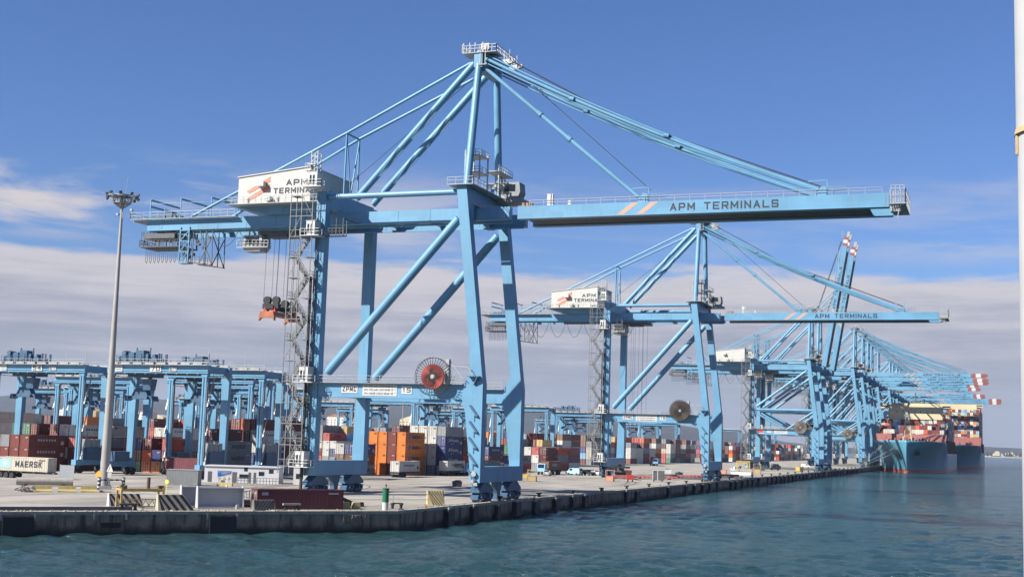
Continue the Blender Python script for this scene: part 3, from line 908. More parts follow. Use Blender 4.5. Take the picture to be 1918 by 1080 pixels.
    mb.hexa([(hx0 - .15, hy0 - .2, zb_ + .002), (hx1 + .15, hy0 - .2, zf_ + .002), (hx1 + .15, hy1 + .2, zf_ + .002), (hx0 - .15, hy1 + .2, zb_ + .002)],
            [(hx0 - .15, hy0 - .2, zb_ + .16), (hx1 + .15, hy0 - .2, zf_ + .16), (hx1 + .15, hy1 + .2, zf_ + .16), (hx0 - .15, hy1 + .2, zb_ + .16)])
    mb.build('roof', CREAMW, house)
    mb = N(); mb.loft([(53.05 + dz, -45.0, -43.6, hy0 - 1.1, hy0 - .04), (53.9 + dz, -45.0, -43.6, hy0 - 1.1, hy0 - .04)])
    mb.build('air_conditioner', WHITE, house)
    N().box(-43.3, -42.3, hy0 - .9, hy0 - .04, 50.4 + dz, 51.2 + dz).build('air_conditioner', WHITE, house)
    if A:
        yt = hy0 - .055
        lettering(house, ORG, [('APM', (-39.6, yt, 53.15), (4.2, 0, 0), (0, 0, 1.05)), ('TERMINALS', (-42.1, yt, 51.75), (9.6, 0, 0), (0, 0, 1.0))], INK, bold=.011)
        mb = N()
        for k in (0, -1.35):
            mb.hexa([(-47.6, yt, 52.35 + k), (-47.0, yt, 52.0 + k), (-47.0, hy0 - .002, 52.0 + k), (-47.6, hy0 - .002, 52.35 + k)],
                    [(-42.9, yt, 54.85 + k), (-42.9, yt, 53.95 + k), (-42.9, hy0 - .002, 53.95 + k), (-42.9, hy0 - .002, 54.85 + k)])
        mb.build('logo_stripe', REDLOGO, house)
    mb = N()
    mb.box(hx0 - 1.6, hx1 + 3.4, hy0 - 1.3, hy1 + 1.3, hz0 - .14, hz0 - .02)
    mb.rail([(hx0 - 1.6, hy0 - 1.3, hz0), (hx1 + 3.2, hy0 - 1.3, hz0)], 1.15, 1.2); mb.rail([(hx1 + 3.3, hy0 - 1.3, hz0), (hx1 + 3.3, hy1 + 1, hz0)], 1.15, 1.2); mb.rail([(hx0 - 1.6, hy0 - 1.3, hz0), (hx0 - 1.6, hy1, hz0)], 1.15, 1.4)
    for x in (-46.5, -40.5): mb.tube((x, hy0 - 1.0, hz0), (x, hy0 - 1.0, hz0 + .9), .28, 8)
    mb.build('house_platform', GREY, root)
    mb = N()
    for y in (gy0 - 1.2, W - gy0 - .2): mb.prism([(hx0 - .8, hz0 - .15), (hx1 + 3, hz0 - .15), (hx1 + 3, zgt + .002), (hx0 + 5, zgt + .002)], 'y', y, y + 1.35)
    mb.build('house_support', P, root)
    # walkway, posts and machinery on the tail of the girder
    mb = N()
    mb.box(-73.2, -50.5, gy0 - 1.0, gy0 - .13, zgt - .12, zgt - .02); mb.rail([(-73.2, gy0 - .98, zgt), (-50.8, gy0 - .98, zgt)], 1.2, 1.4); mb.rail([(-73.2, gy0 - .98, zgt), (-73.2, 15, zgt)], 1.2, 1.4)
    mb.box(-73.2, -70.05, gy0, W - gy0, zgt - .3, zgt - .15)
    mb.prism([(-73.2, zgt - .32), (-70.02, zgt - .32), (-70.02, zgt - 1.0)], 'y', gy0, gy0 + .2)
    mb.bar((-73.1, gy0 - .9, zgt), (-73.1, gy0 - .9, zgt + 1.9), .12); mb.box(-73.3, -72.9, gy0 - 1.1, gy0 - .7, zgt + 1.6, zgt + 1.95)
    mb.build('tail_walkway', GREY, root)
    mb = N()
    for k, x in enumerate((-69.8, -63.2, -56.6)):
        mb.bar((x, gy0 + .3, zgt), (x, gy0 + .3, zgt + 3.8), .16); mb.bar((x, gy0 + .3, zgt + 3.7), (x + .4, W - gy0, zgt + 3.7), .3)
        mb.bar((x, W - gy0, zgt), (x, W - gy0, zgt + 3.8), .16)
    mb.bar((-69.8, gy0 + .3, zgt + 2.5), (-69.4, W - gy0, zgt + 2.5), .3)
    for z in (3.0, 1.5): mb.bar((-69.8, gy0 + .3, zgt + z), (-50, gy0 + .3, zgt + z), .09)
    mb.bar((-66.6, gy0 + .3, zgt), (-66.6, gy0 + .3, zgt + 2), .14)
    mb.build('tail_frame', P, root)
    mb = N()
    mb.box(-69.4, -66.7, gy0 + .4, gy0 + 2, zgt + .02, zgt + .8); mb.box(-66.4, -65.2, gy0 + .4, gy0 + 1.8, zgt + .02, zgt + 1.5); mb.tube((-64.5, gy0 + .3, zgt + .4), (-64.5, gy0 + 2.5, zgt + .4), .38, 10); mb.tube((-63.2, gy0 + .3, zgt + .3), (-63.2, gy0 + 2.5, zgt + .3), .3, 10)
    mb.build('tail_winch', BLUE_D, root)
    # service gallery and festoon under the tail
    mb = N(); zq = 43.4 + dz; y = gy0 + .2
    mb.box(-71.6, -62.6, y, y + 5.5, zq - .14, zq); mb.rail([(-71.6, y, zq), (-62.6, y, zq)], 1.2, .8, .08); mb.rail([(-71.6, y, zq), (-71.6, y + 5, zq)], 1.2, .8, .08)
    for k in range(15): mb.bar((-71.4 + k * .62, y + .1, zq), (-71.4 + k * .62, y + .1, zgb - .15), .1)
    for x in (-71.2, -67, -62.8): mb.bar((x, y + 5.3, zq), (x, y + 5.3, zgb), .2)
    mb.box(-70.9, -63.6, y + .8, y + 4, zq + 1.5, zq + 2.3)
    mb.bar((-70.6, y, zq + 1.9), (-64, y, zq + 1.9), .3, .9)
    rc_ = random.Random(6)
    for k in range(26):
        xx = rc_.uniform(-71, -56.5); zz = rc_.uniform(zq + .2, zgb - 1.2) if xx < -62.6 else rc_.uniform(zq - 3.2, zgb - 1.5); w_ = rc_.uniform(.2, .6)
        mb.box(xx, xx + w_, y + .2, y + .2 + w_, zz, zz + rc_.uniform(.2, .7)); mb.bar((xx, y + .3, zz), (xx + rc_.uniform(-1.2, 1.2), y + .3, zgb - .2), .07)
    za = 41.3 + dz
    for a, b in (((-61.2, za - .9), (-55.8, za - 1.6)),):
        mb.bar((a[0], y, a[1]), (b[0], y, b[1]), .9, .14); mb.bar((a[0], y + 4, a[1]), (b[0], y + 4, b[1]), .9, .14); mb.rail([(a[0], y, a[1]), (b[0], y, b[1])], 1.2, .8, .08)
    for p, q in (((-55.8, za - 1.6), (-55.9, zgb - .2)), ((-55.8, za - 1.6), (-58.6, zgb - .4)), ((-57.2, za - 1.3), (-57.2, zgb)), ((-58.5, za - 1.2), (-56, zgb - 1.5)), ((-60, za - 1), (-60, zgb - .2))):
        mb.bar((p[0], y, p[1]), (q[0], y, q[1]), .14); mb.bar((p[0], y + 4, p[1]), (q[0], y + 4, q[1]), .14)
    mb.build('service_gallery', GREY_D, root)
    mb = N(); ya = y - .35
    for x in (-62.6, -60.7): mb.bar((x, ya, za - 1.0), (x, ya, zgb + .4), .2)
    for k in range(3):
        z0 = za - 1 + k * 1.95; mb.bar((-62.6, ya, z0), (-60.7, ya, z0 + 1.95), .14); mb.bar((-62.6, ya, z0 + 1.95), (-60.7, ya, z0 + 1.95), .16)
    mb.box(-62.7, -60.6, ya - .1, ya + 1.6, za - 1.2, za - 1.0)
    mb.build('hanging_ladder_frame', P, root)
    mb = N()
    def loop(x0, x1, z, sag, n=9, r=.055):
        mb.line([(x0 + (x1 - x0) * i / n, y + .4, z - sag * 4 * (i / n) * (1 - i / n)) for i in range(n + 1)], r, 4)
    for k in range(10):
        x = -70.4 + k * .88
        mb.line([(x, y + .4, zq - .1), (x + .02, y + .4, zq - 2.6), (x + .2, y + .4, zq - 3.05), (x + .42, y + .4, zq - 2.6), (x + .44, y + .4, zq - .1)], .05, 4)
    lps = [(-56, -50.8, 1.9), (-50.6, -46, 1.2)] if trolley_x < -40 else [(-56 + k * 5.4, -51.0 + k * 5.4, 3.2) for k in range(6)]
    mb.build('festoon_cable', ROPE, root)
    for a, b, sg in lps:
        mb = N(); loop(a, b, zgb - .6, sg * 1.4); mb.build('festoon_cable', ROPE, root)
    # trolley with operator cabin
    tx = trolley_x if kind != 'B' else -24
    mb = N(); mb.box(tx - 3.8, tx + 3.8, gy1 + .2, W - gy1 - .2, zgb - 1.15, zgb - .52)
    for k in (-3, -1, 1, 3): mb.tube((tx + k, gy1 + .6, zgb - .4), (tx + k, W - gy1 - .6, zgb - .4), .45, 10)
    mb.box(tx - 2, tx + 2, gy1 + .4, gy1 + 2, zgb - 1.7, zgb - 1.152)
    tr = mb.build('trolley', GREY_D, root)
    cx = tx - 4.4
    mb = N(); mb.loft([(zgb - 4.1, cx - 2.1, cx + 1.0, 7.2, 9.8), (zgb - 3.2, cx - 2.6, cx + 1.6, 7.0, 10), (zgb - 1.2, cx - 2.3, cx + 1.4, 7.0, 10)])
    mb.bar((cx - 1.5, 7.6, zgb - 1.2), (cx - 1.5, 7.6, zgb - .2), .2); mb.bar((cx + 1, 7.6, zgb - 1.2), (cx + 1, 7.6, zgb - .2), .2)
    mb.rail([(cx - 3.6, 6.8, zgb - 3.3), (cx + 2.9, 6.8, zgb - 3.4)], 1.2, .8, .09); mb.box(cx - 3.6, cx + 2.9, 6.7, 7.0, zgb - 3.5, zgb - 3.35)
    c = mb.build('operator_cabin', GREY, tr)
    N().box(cx - 1.9, cx + .9, 6.95, 6.99, zgb - 2.9, zgb - 1.5).build('window', GLASS, c)
    if kind == 'A':
        mb = N(); zt = zgb - 1.2; zl = 33.9 if trolley_x < -40 else 14.0
        for i, x in enumerate((-3.1, -2.1, -1.7, -.6, .3, 1.3, 1.7, 2.9)):
            mb.tube((tx + x + .15, MID - 1 + (i % 3), zt), (tx + x, MID - 1 + (i % 3), zl), .032, 5, caps=False)
        mb.build('hoist_rope', ROPE, tr)
    # stair and lift on the landside leg
    mb = N(); zig = 0
    zs = 4.6; n = int((zgb - 1 - zs) / 3.5)
    for k in range(n):
        z0 = zs + k * 3.5; z1 = z0 + 3.5
        xa, xb = (-34.4, -32.1) if k % 2 == 0 else (-32.1, -34.4)
        yy = -.9 if k % 2 == 0 else -1.75
        for o in (-.35, .35): mb.bar((xa, yy + o, z0), (xb, yy + o, z1), .07, .24)
        for i in range(11):
            t = (i + .5) / 11; mb.box(xa + (xb - xa) * t - .14, xa + (xb - xa) * t + .14, yy - .34, yy + .34, z0 + 3.5 * t - .03, z0 + 3.5 * t + .03)
        for hh in (.95, .5): mb.bar((xa, yy - .42, z0 + hh), (xb, yy - .42, z1 + hh), .09); mb.bar((xa, yy + .42, z0 + hh), (xb, yy + .42, z1 + hh), .08)
        for i in range(4): mb.bar((xa + (xb - xa) * i / 3, yy - .42, z0 + 3.5 * i / 3), (xa + (xb - xa) * i / 3, yy - .42, z0 + 3.5 * i / 3 + .95), .08)
        e = .95 if xb > xa else -.95
        mb.box(min(xb, xb + e), max(xb, xb + e), -2.2, -.4, z1 - .08, z1)
        mb.rail([(xb + e, -2.2, z1), (xb + e, -.4, z1)], 1.1, .9, .06); mb.rail([(xb, -2.2, z1), (xb + e, -2.2, z1)], 1.1, .9, .06)
    for x, yy in ((-35.3, -2.3), (-33.2, -2.3), (-31.1, -2.3), (-35.3, -.35), (-31.1, -.35)): mb.bar((x, yy, zs - 1.2), (x, yy, zlt - 1), .12)
    for k in range(n + 3):
        z0 = zs + k * 3.5
        if z0 > zlt - 1: break
        mb.bar((-35.3, -2.3, z0), (-31.1, -2.3, z0), .11); mb.bar((-35.3, -2.3, z0 + 1.1), (-31.1, -2.3, z0 + 1.1), .07); mb.bar((-35.3, -2.3, z0), (-35.3, -.35, z0), .1)
        if z0 + 3.5 < zlt: mb.bar((-35.3, -2.3, z0), (-33.2, -2.3, z0 + 3.5), .07) if k % 2 else mb.bar((-31.1, -2.3, z0), (-33.2, -2.3, z0 + 3.5), .07)
        mb.box(-35.2, -33.9, -2.2, -.4, z0 - .05, z0) if k % 2 else mb.box(-32.4, -31.2, -2.2, -.4, z0 - .05, z0)
        for i in range(5): mb.bar((-35.3 + i * 1.05, -2.3, z0), (-35.3 + i * 1.05, -2.3, z0 + 1.1), .05)
    mb.build('stair_tower', mat('stair_steel', (.23, .235, .23), .55, .2, var=.15), root)
    mb = N()
    mb.box(-31.9, -31.55, -.9, -.5, .4, zgb - 10); mb.bar((-31.2, -.4, 3), (-31.2, -.4, zgb), .1)
    mb.build('lift_mast', BLACK, root)
    for z0 in (4.6, 18.6, zgb - 3.1, zlt + .5):
        mb = N(); mb.box(-32.2, -30.55, -2.3, -.25, z0, z0 + 2.4); mb.box(-32.3, -30.45, -2.35, -.2, z0 + 2.4, z0 + 2.5)
        mb.box(-33.2, -29.6, -2.6, -.2, z0 - .14, z0 - .02); mb.rail([(-33.2, -2.55, z0), (-29.6, -2.55, z0)], 1.1, .9, .07); mb.rail([(-29.6, -2.55, z0), (-29.6, -.4, z0)], 1.1, .9, .07)
        ld = mb.build('lift_landing', WHITE, root)
        mb = N()
        for x in (-31.95, -31.35): mb.box(x, x + .32, -2.34, -2.302, z0 + .5, z0 + 1.9)
        mb.build('door_window', GLASS, ld)
    mb = N(); z0 = zlt + 3
    for x, yy in ((-32.0, -1.9), (-30.8, -1.9), (-32.0, -.7), (-30.8, -.7)): mb.bar((x, yy, z0), (x, yy, z0 + 3.6), .14)
    for k in range(4):
        mb.bar((-32, -1.9, z0 + k * .9), (-30.8, -1.9, z0 + k * .9 + .9), .1); mb.bar((-30.8, -1.9, z0 + k * .9), (-30.8, -.7, z0 + k * .9 + .9), .1); mb.bar((-32, -1.9, z0 + k * .9), (-30.8, -1.9, z0 + k * .9), .1)
    mb.rail([(-33, -2.2, z0 + .4), (-32, -2.2, z0 + .4)], 1.1, .5, .08); mb.box(-33, -32, -2.2, -1, z0 + .2, z0 + .3); mb.box(-32.6, -31, -2.3, -1.8, z0 + 1.2, z0 + 1.4)
    mb.build('lift_head_frame', GREY, root)
    mb = N()                                             # gallery hanging from the girder beside the landside leg
    mb.box(GX + .1, -26.2, -.2, 1.2, zgb - 3.0, zgb - 2.9); mb.rail([(GX + .1, -.2, zgb - 2.9), (-26.2, -.2, zgb - 2.9)], 1.2, .7, .08)
    mb.bar((-26.3, -.2, zgb - 2.9), (-26.3, -.2, zgb), .12); mb.bar((-26.3, 1.1, zgb - 2.9), (-26.3, 1.1, zgb), .12)
    mb.bar((-27.6, -.2, zgb - 2.9), (-27.6, -.2, zgb), .1); mb.bar((-26.3, -.2, zgb - .1), (-26.3, gy0, zgb - .1), .14)
    mb.build('side_gallery', GREY_D, root)
    if A:
        mb = N(); mb.tube((-1.0, -.5, 3.6), (-1.0, -.02, 3.6), .0001, 3) if False else None
        mb.tube((-.95, -.45, 4.45), (-.95, -.004, 4.45), .42, 14); mb.tube((-1.1, -.5, 3.35), (-1.1, -.004, 3.35), .25, 10); mb.bar((-1.6, -.2, 5.0), (-1.6, -.2, 2.6), .08)
        mb.box(-.9, -.3, -.4, -.004, 2.6, 3.1)
        mb.build('cable_guide', GREY, root)
    return root


near_crane = sts_crane(0.0, 'A', '15', 'nearest light blue gantry crane, number 15 beside its red cable reel, red spreader below', -43.5, 'open')
second_crane = sts_crane(174.3, 'A', '16', 'light blue gantry crane number 16 with dark wound cable reel, second from the quay corner', -24.0, 'full')
raised_crane = sts_crane(416.0, 'B', '17', 'nearer light blue crane with its boom raised almost upright, number 17 on its portal', -24.0, 'tan', BLUE_F)
snap(raised_crane)
c = copy_tree(raised_crane); c.location = (ORG.x, 447.0 + ORG.y, 0)
c['label'] = 'farther of the two light blue cranes with booms raised almost upright'
tall_crane = sts_crane(616.0, 'C', '', 'tall light blue crane with lowered red-tipped boom, highest of the far cranes by the ship', -6.0, 'tan', BLUE_F)
snap(tall_crane)
ordn = ['second', 'third', 'fourth', 'fifth', 'sixth', 'seventh', 'eighth', 'ninth', 'tenth']
for i, (yy, sc_) in enumerate(((668, 1), (704, 1), (738, .93), (792, .93), (900, .95), (932, .95), (985, 1.12), (1018, 1.12), (1055, 1.12))):
    c = copy_tree(tall_crane); c.location = (ORG.x - (2.2 if sc_ > 1 else 0), yy + ORG.y, 0); c.scale = (sc_, 1, 1)
    c['label'] = ordn[i] + ' far light blue crane with lowered red-tipped boom, counting away from the raised booms'

# spreader hanging from the ropes of the near crane
sx, sy, sz = -43.6, 9.9, 30.2
rt = empty('container_spreader', (sx, sy, sz)); tag(rt, 'red and orange container spreader hanging on ropes under the nearest crane', 'spreader')
SPO = Vector((sx, sy, sz))
mb = MB(SPO)
for y in (-.95, .95):
    mb.box(sx - 1.6, sx + 1.6, sy + y * 3.2 - .5, sy + y * 3.2 + .5, sz + 1.6, sz + 2.5)
    for k in (-.9, .9): mb.tube((sx + k, sy + y * 3.2 - .35, sz + 3.1), (sx + k, sy + y * 3.2 + .35, sz + 3.1), .72, 18)
mb.box(sx - .8, sx + .8, sy - 4, sy + 4, sz + 1.5, sz + 2.1)
mb.build('headblock', BLACK, rt)
mb = MB(SPO)
mb.box(sx - .9, sx + .9, sy - 4.0, sy + 4.0, sz + .4, sz + 1.1)
for y in (-4.4, 4.4):
    mb.prism([(sx - 1.3, sz + 1.0), (sx + 1.3, sz + 1.0), (sx + 1.55, sz + .1), (sx + 1.55, sz - .6), (sx + 1.1, sz - .1), (sx - 1.1, sz - .1), (sx - 1.55, sz - .6), (sx - 1.55, sz + .1)], 'y', sy + y - .3, sy + y + .3)
mb.build('spreader_frame', mat('orange_spreader_paint', (.42, .13, .05), .5, var=.2, dirt=.4), rt)
mb = MB(SPO)
for y in (-3.4, 3.4):
    mb.prism([(sx - 1.25, sz + 1.0), (sx - .6, sz + 1.0), (sx - .4, sz + 1.5), (sx + .4, sz + 1.5), (sx + .6, sz + 1.0), (sx + 1.25, sz + 1.0), (sx + 1.0, sz + 1.9), (sx - 1.0, sz + 1.9)], 'y', sy + y - .4, sy + y + .4)
mb.build('twistlock_guide', RED, rt)

# gull over the top of the near crane
gx, gy_, gz = Vector((-5.92, 8, 77.7))
mb = MB((gx, gy_, gz))
mb.tube((gx - .25, gy_, gz), (gx + .2, gy_, gz + .12), .10, 8, .05); mb.tube((gx - .25, gy_, gz), (gx - .55, gy_, gz - .08), .09, 8, .03)
for s in (-1, 1):
    a = Vector((gx, gy_, gz + .05)); b = a + Vector((.15, s * .42, .32)); d = b + Vector((.35, s * .35, .22))
    mb.hexa([a + Vector((-.12, 0, -.02)), a + Vector((.14, 0, -.02)), a + Vector((.14, 0, .03)), a + Vector((-.12, 0, .03))], [b + Vector((-.1, 0, -.015)), b + Vector((.1, 0, -.015)), b + Vector((.1, 0, .015)), b + Vector((-.1, 0, .015))])
    mb.hexa([b + Vector((-.1, 0, -.015)), b + Vector((.1, 0, -.015)), b + Vector((.1, 0, .015)), b + Vector((-.1, 0, .015))], [d + Vector((-.03, 0, -.008)), d + Vector((.03, 0, -.008)), d + Vector((.03, 0, .008)), d + Vector((-.03, 0, .008))])
tag(mb.build('gull', mat('gull_feathers', (.10, .10, .11), .8, var=.2)), 'small dark gull flying just above the top of the nearest crane', 'bird')

# ------------------------------------------------------------------ containers
CCOL = {
    'rust red': (.20, .045, .035), 'maroon': (.135, .028, .035), 'orange': (.72, .22, .035), 'white': (.62, .61, .56), 'grey': (.26, .27, .28),
    'navy blue': (.035, .05, .17), 'light blue': (.22, .46, .72), 'green': (.06, .20, .11), 'tan': (.56, .38, .15), 'red': (.52, .07, .055),
    'brown': (.20, .10, .06), 'beige': (.55, .50, .40), 'orange red': (.62, .13, .05)}
CMAT = {k: mat('container_' + k.replace(' ', '_'), v, .6, var=.12, scale=.6, dirt=.28, obj_var=.12) for k, v in CCOL.items()}
BRIGHT = mat('lock_rod_steel', (.55, .54, .50), .45, .2, var=.15)
SEALK = mat('door_gasket', (.05, .045, .045), .8)
_cm = {}
MARKW = mat('faded_white_mark', (.50, .49, .47), .7, var=.2); MARKD = mat('faded_dark_mark', (.07, .06, .07), .7, var=.2)


def container_mesh(L, colour, H=2.6):
    key = (L, colour, H)
    if key in _cm: return _cm[key]
    mb = MB(); w = 1.22; h = H
    mb.box(-w + .05, w - .05, -L / 2 + .06, L / 2 - .06, .05, h - .06)
    for x in (-w, w - .16):
        for y in (-L / 2, L / 2 - .16): mb.box(x, x + .16, y, y + .16, 0, h)
    for y in (-L / 2, L / 2 - .12):
        for z in (.0, h - .13): mb.box(-w + .161, w - .161, y + .003, y + .117, z + .003, z + .127)
    for x in (-w, w - .1):
        for z in (.0, h - .11): mb.box(x + .003, x + .097, -L / 2 + .161, L / 2 - .161, z + .003, z + .107)
    n = int(L / .55)
    for k in range(n):
        y = -L / 2 + .35 + (L - .7) * k / (n - 1)
        for s in (-1, 1): mb.box(min(s * (w - .049), s * (w - .01)), max(s * (w - .049), s * (w - .01)), y - .1, y + .1, .12, h - .12)
    mb.m = 1; mk_ = sum(map(ord, colour)) % 3
    for sgn in (-1, 1):
        xa, xb = sorted((sgn * (w + .002), sgn * (w - .006)))
        if mk_ == 0:
            for k in range(5): mb.box(xa, xb, -2.0 + k * .95, -1.35 + k * .95, h * .42, h * .72)
        elif mk_ == 1:
            mb.box(xa, xb, -L / 2 + .6, -L / 2 + 1.5, h - .75, h - .35); mb.box(xa, xb, L / 2 - 2.2, L / 2 - .7, h - .6, h - .4)
        else:
            for k in range(7): mb.box(xa, xb, -3.2 + k * .9, -2.7 + k * .9, h * .5, h * .68)
            mb.box(xa, xb, L / 2 - 1.6, L / 2 - .6, h * .2, h * .5)
    mb.box(.25, .95, -L / 2 - .055, -L / 2 - .045, h - .55, h - .42); mb.box(.3, .9, -L / 2 - .055, -L / 2 - .045, h - .75, h - .68)
    o = mb.build('container_wall', [CMAT[colour], MARKD if max(CCOL[colour]) > .45 else MARKW])
    dm = MB(); y = -L / 2 + .059
    for x in (-.9, -.35, .35, .9):
        dm.m = 1; dm.box(x - .035, x + .035, y - .09, y - .03, .14, h - .14)
        dm.box(x - .11, x + .11, y - .1, y - .031, h * .38, h * .38 + .09)
        for z in (.3, h * .63, h - .42): dm.box(x - .08, x + .08, y - .1, y - .0312, z, z + .08)
    dm.m = 0
    for x0, x1 in ((-w + .17, -.03), (.03, w - .17)): dm.box(x0, x1, y - .028, y - .002, .14, h - .15)
    dm.m = 2; dm.box(-.028, .028, y - .02, y - .001, .14, h - .15)
    d = dm.build('door', [CMAT[colour], BRIGHT, SEALK])
    bm_ = MB()
    for k in range(7): bm_.box(-.95 + k * .29, -.8 + k * .29, y - .035, y - .002, .14, h - .15)
    b = bm_.build('end_wall', CMAT[colour])
    _cm[key] = (o.data, d.data, b.data)
    for x in (o, d, b): bpy.data.objects.remove(x)
    return _cm[key]


def container(loc, rz, L, colour, end, label, group='containers stacked in the yard', H=2.6, door_part=True):
    me, dme, bme = container_mesh(L, colour, H)
    o = bpy.data.objects.new('shipping_container', me); COL.objects.link(o)
    o.location = loc; o.rotation_euler = (0, 0, rz)
    tag(o, label, 'container', group)
    if door_part:
        d = bpy.data.objects.new('door' if end else 'end_wall', dme if end else bme); COL.objects.link(d); d.parent = o
    return o


rnd = random.Random(11)
W_COL = [('rust red', 24), ('maroon', 15), ('white', 17), ('grey', 16), ('navy blue', 6), ('light blue', 3), ('red', 7), ('orange', 5), ('brown', 6), ('tan', 3), ('beige', 6), ('green', 2), ('orange red', 3)]
_pool = [c for c, n in W_COL for _ in range(n)]
PITCH = 2.72
ALL = []      # (x, y, z, colour, door, exposed, block, col, bay, tier)


def block(name, x_right, y_front, ncol, nbay, hmin, hmax, front=None, H=2.62, seed=0, skip=()):
    r = random.Random(seed)
    hs = {}
    for b in range(nbay):
        base = r.randint(hmin, hmax)
        for c in range(ncol):
            hs[b, c] = 0 if (b, c) in skip else max(1, min(hmax, base + r.choice((-1, 0, 0, 0, 0, 1))))
    cols = {}
    for (b, c), hh in hs.items():
        main = r.choice(_pool)
        for t in range(hh): cols[b, c, t] = main if r.random() < .35 else r.choice(_pool)
    if front:
        for (b, c), lst in front.items():
            hs[b, c] = len(lst)
            for t, k in enumerate(lst): cols[b, c, t] = k
    for (b, c), hh in hs.items():
        for t in range(hh):
            exposed = hs.get((b - 1, c), 0) <= t or (c == 0 and True) or hs.get((b, c - 1), 0) <= t
            x = x_right - 1.22 - c * PITCH; y = y_front + 6.1 + b * 12.75
            ALL.append((x, y, t * H, cols[b, c, t], r.random() < .72, exposed, name, c, b, t))


RR = 'rust red'
block('by the lamp mast', -120.5, 40, 7, 3, 3, 4, {
    (0, 0): [], (0, 1): [RR, RR, RR], (0, 2): [RR, RR, RR], (0, 3): ['maroon', RR, 'grey'],
    (1, 0): [RR, RR, 'red', 'white'], (1, 1): ['brown', 'white', 'brown', 'white'], (1, 2): ['navy blue', 'navy blue', 'tan', RR], (1, 3): [RR, RR, 'maroon']}, seed=1)
block('inside the tallest lifting frame', -150, 130, 5, 3, 4, 5, {
    (0, 0): ['white', 'white', 'brown', 'white'], (0, 1): ['maroon', 'maroon', 'maroon', 'white'], (0, 2): [RR, 'maroon', 'maroon', 'red', 'maroon'], (0, 3): ['green', 'green', 'orange', 'green'], (0, 4): ['grey', 'grey', 'grey']}, seed=2)
block('under crane 70', -84.5, 57, 3, 1, 3, 4, {(0, 0): ['grey', 'grey', 'grey'], (0, 1): ['brown', 'brown', 'grey', 'maroon'], (0, 2): ['maroon', 'brown', 'grey', 'white']}, seed=21)
block('right of the lamp mast', -101.5, 62, 5, 2, 3, 4, seed=22)
block('behind the white shed', -86.2, 75, 4, 2, 4, 5, {
    (0, 0): ['navy blue', 'navy blue', 'white', 'white', 'maroon'], (0, 1): ['navy blue', 'navy blue', 'white', RR, 'orange red'], (0, 2): ['grey', 'grey', 'grey', 'white', RR], (0, 3): ['grey', 'grey', 'grey']}, seed=3)
block('left of the orange stack', -73.6, 99, 2, 1, 2, 3, {(0, 0): ['grey', 'brown', 'navy blue'], (0, 1): ['maroon', 'brown', 'white']}, seed=4)
block('with the orange boxes', -67.4, 116, 5, 1, 4, 4, {
    (0, 0): ['orange', 'orange', 'orange', 'orange'], (0, 1): [RR, RR, RR, RR], (0, 2): ['orange', 'orange', 'orange', 'orange'], (0, 3): ['orange', 'orange', 'orange', 'orange'], (0, 4): [RR, 'white', 'maroon']}, H=2.8, seed=5)
block('right of the orange boxes', -62.6, 131, 6, 2, 4, 5, {
    (0, 0): ['grey', 'navy blue', 'navy blue', 'navy blue', 'grey'], (0, 1): ['grey', 'white', 'white', 'white', 'white'], (0, 2): ['white', 'white', 'white', 'white', 'white'], (0, 3): [RR, 'white', 'maroon', 'white', 'white']}, seed=6)
block('behind the crane legs', -66, 172, 6, 3, 2, 4, seed=7)
block('behind the first traffic lane', -66, 225, 6, 3, 3, 4, seed=8)
block('past the parked cars', -92, 296, 6, 4, 3, 5, seed=9)
block('through the second portal', -93, 366, 6, 4, 3, 5, seed=10)
block('in the second portal', -94, 436, 6, 5, 3, 5, seed=12)
block('beyond the second portal', -94, 520, 6, 5, 3, 5, seed=13)
block('far along the lane', -92, 600, 6, 6, 3, 5, seed=14)
block('left in the middle yard', -135, 205, 6, 4, 4, 5, seed=15)
for i, (xr, y0, nb) in enumerate(((-150, 60, 3), (-178, 90, 6), (-178, 180, 6), (-165, 275, 6), (-125, 296, 6), (-125, 390, 8), (-155, 400, 10), (-190, 290, 10), (-125, 520, 12), (-160, 560, 12), (-205, 120, 12), (-215, 300, 20), (-92, 690, 14), (-92, 890, 14), (-120, 700, 25), (-245, 150, 20), (-275, 250, 30), (-330, 300, 30), (-150, 740, 20), (-200, 560, 20))):
    block('deep in the yard', xr, y0, 6, nb, 3, 5, seed=30 + i)

words_t = ['lowest', 'second up', 'third up', 'fourth up', 'fifth up']
words_c = ['first column from the sea', 'second column from the sea', 'third column from the sea', 'fourth column from the sea', 'fifth column from the sea', 'sixth column from the sea', 'seventh column from the sea']
words_b = ['front row', 'second row', 'third row', 'fourth row', 'fifth row', 'sixth row']


def depth(p): return (Vector(p) - cam.matrix_world.translation).dot(_f)
def px(p):
    v = Vector(p) - cam.matrix_world.translation
    return 959 + 2436.6 * v.dot(_r) / v.dot(_f)


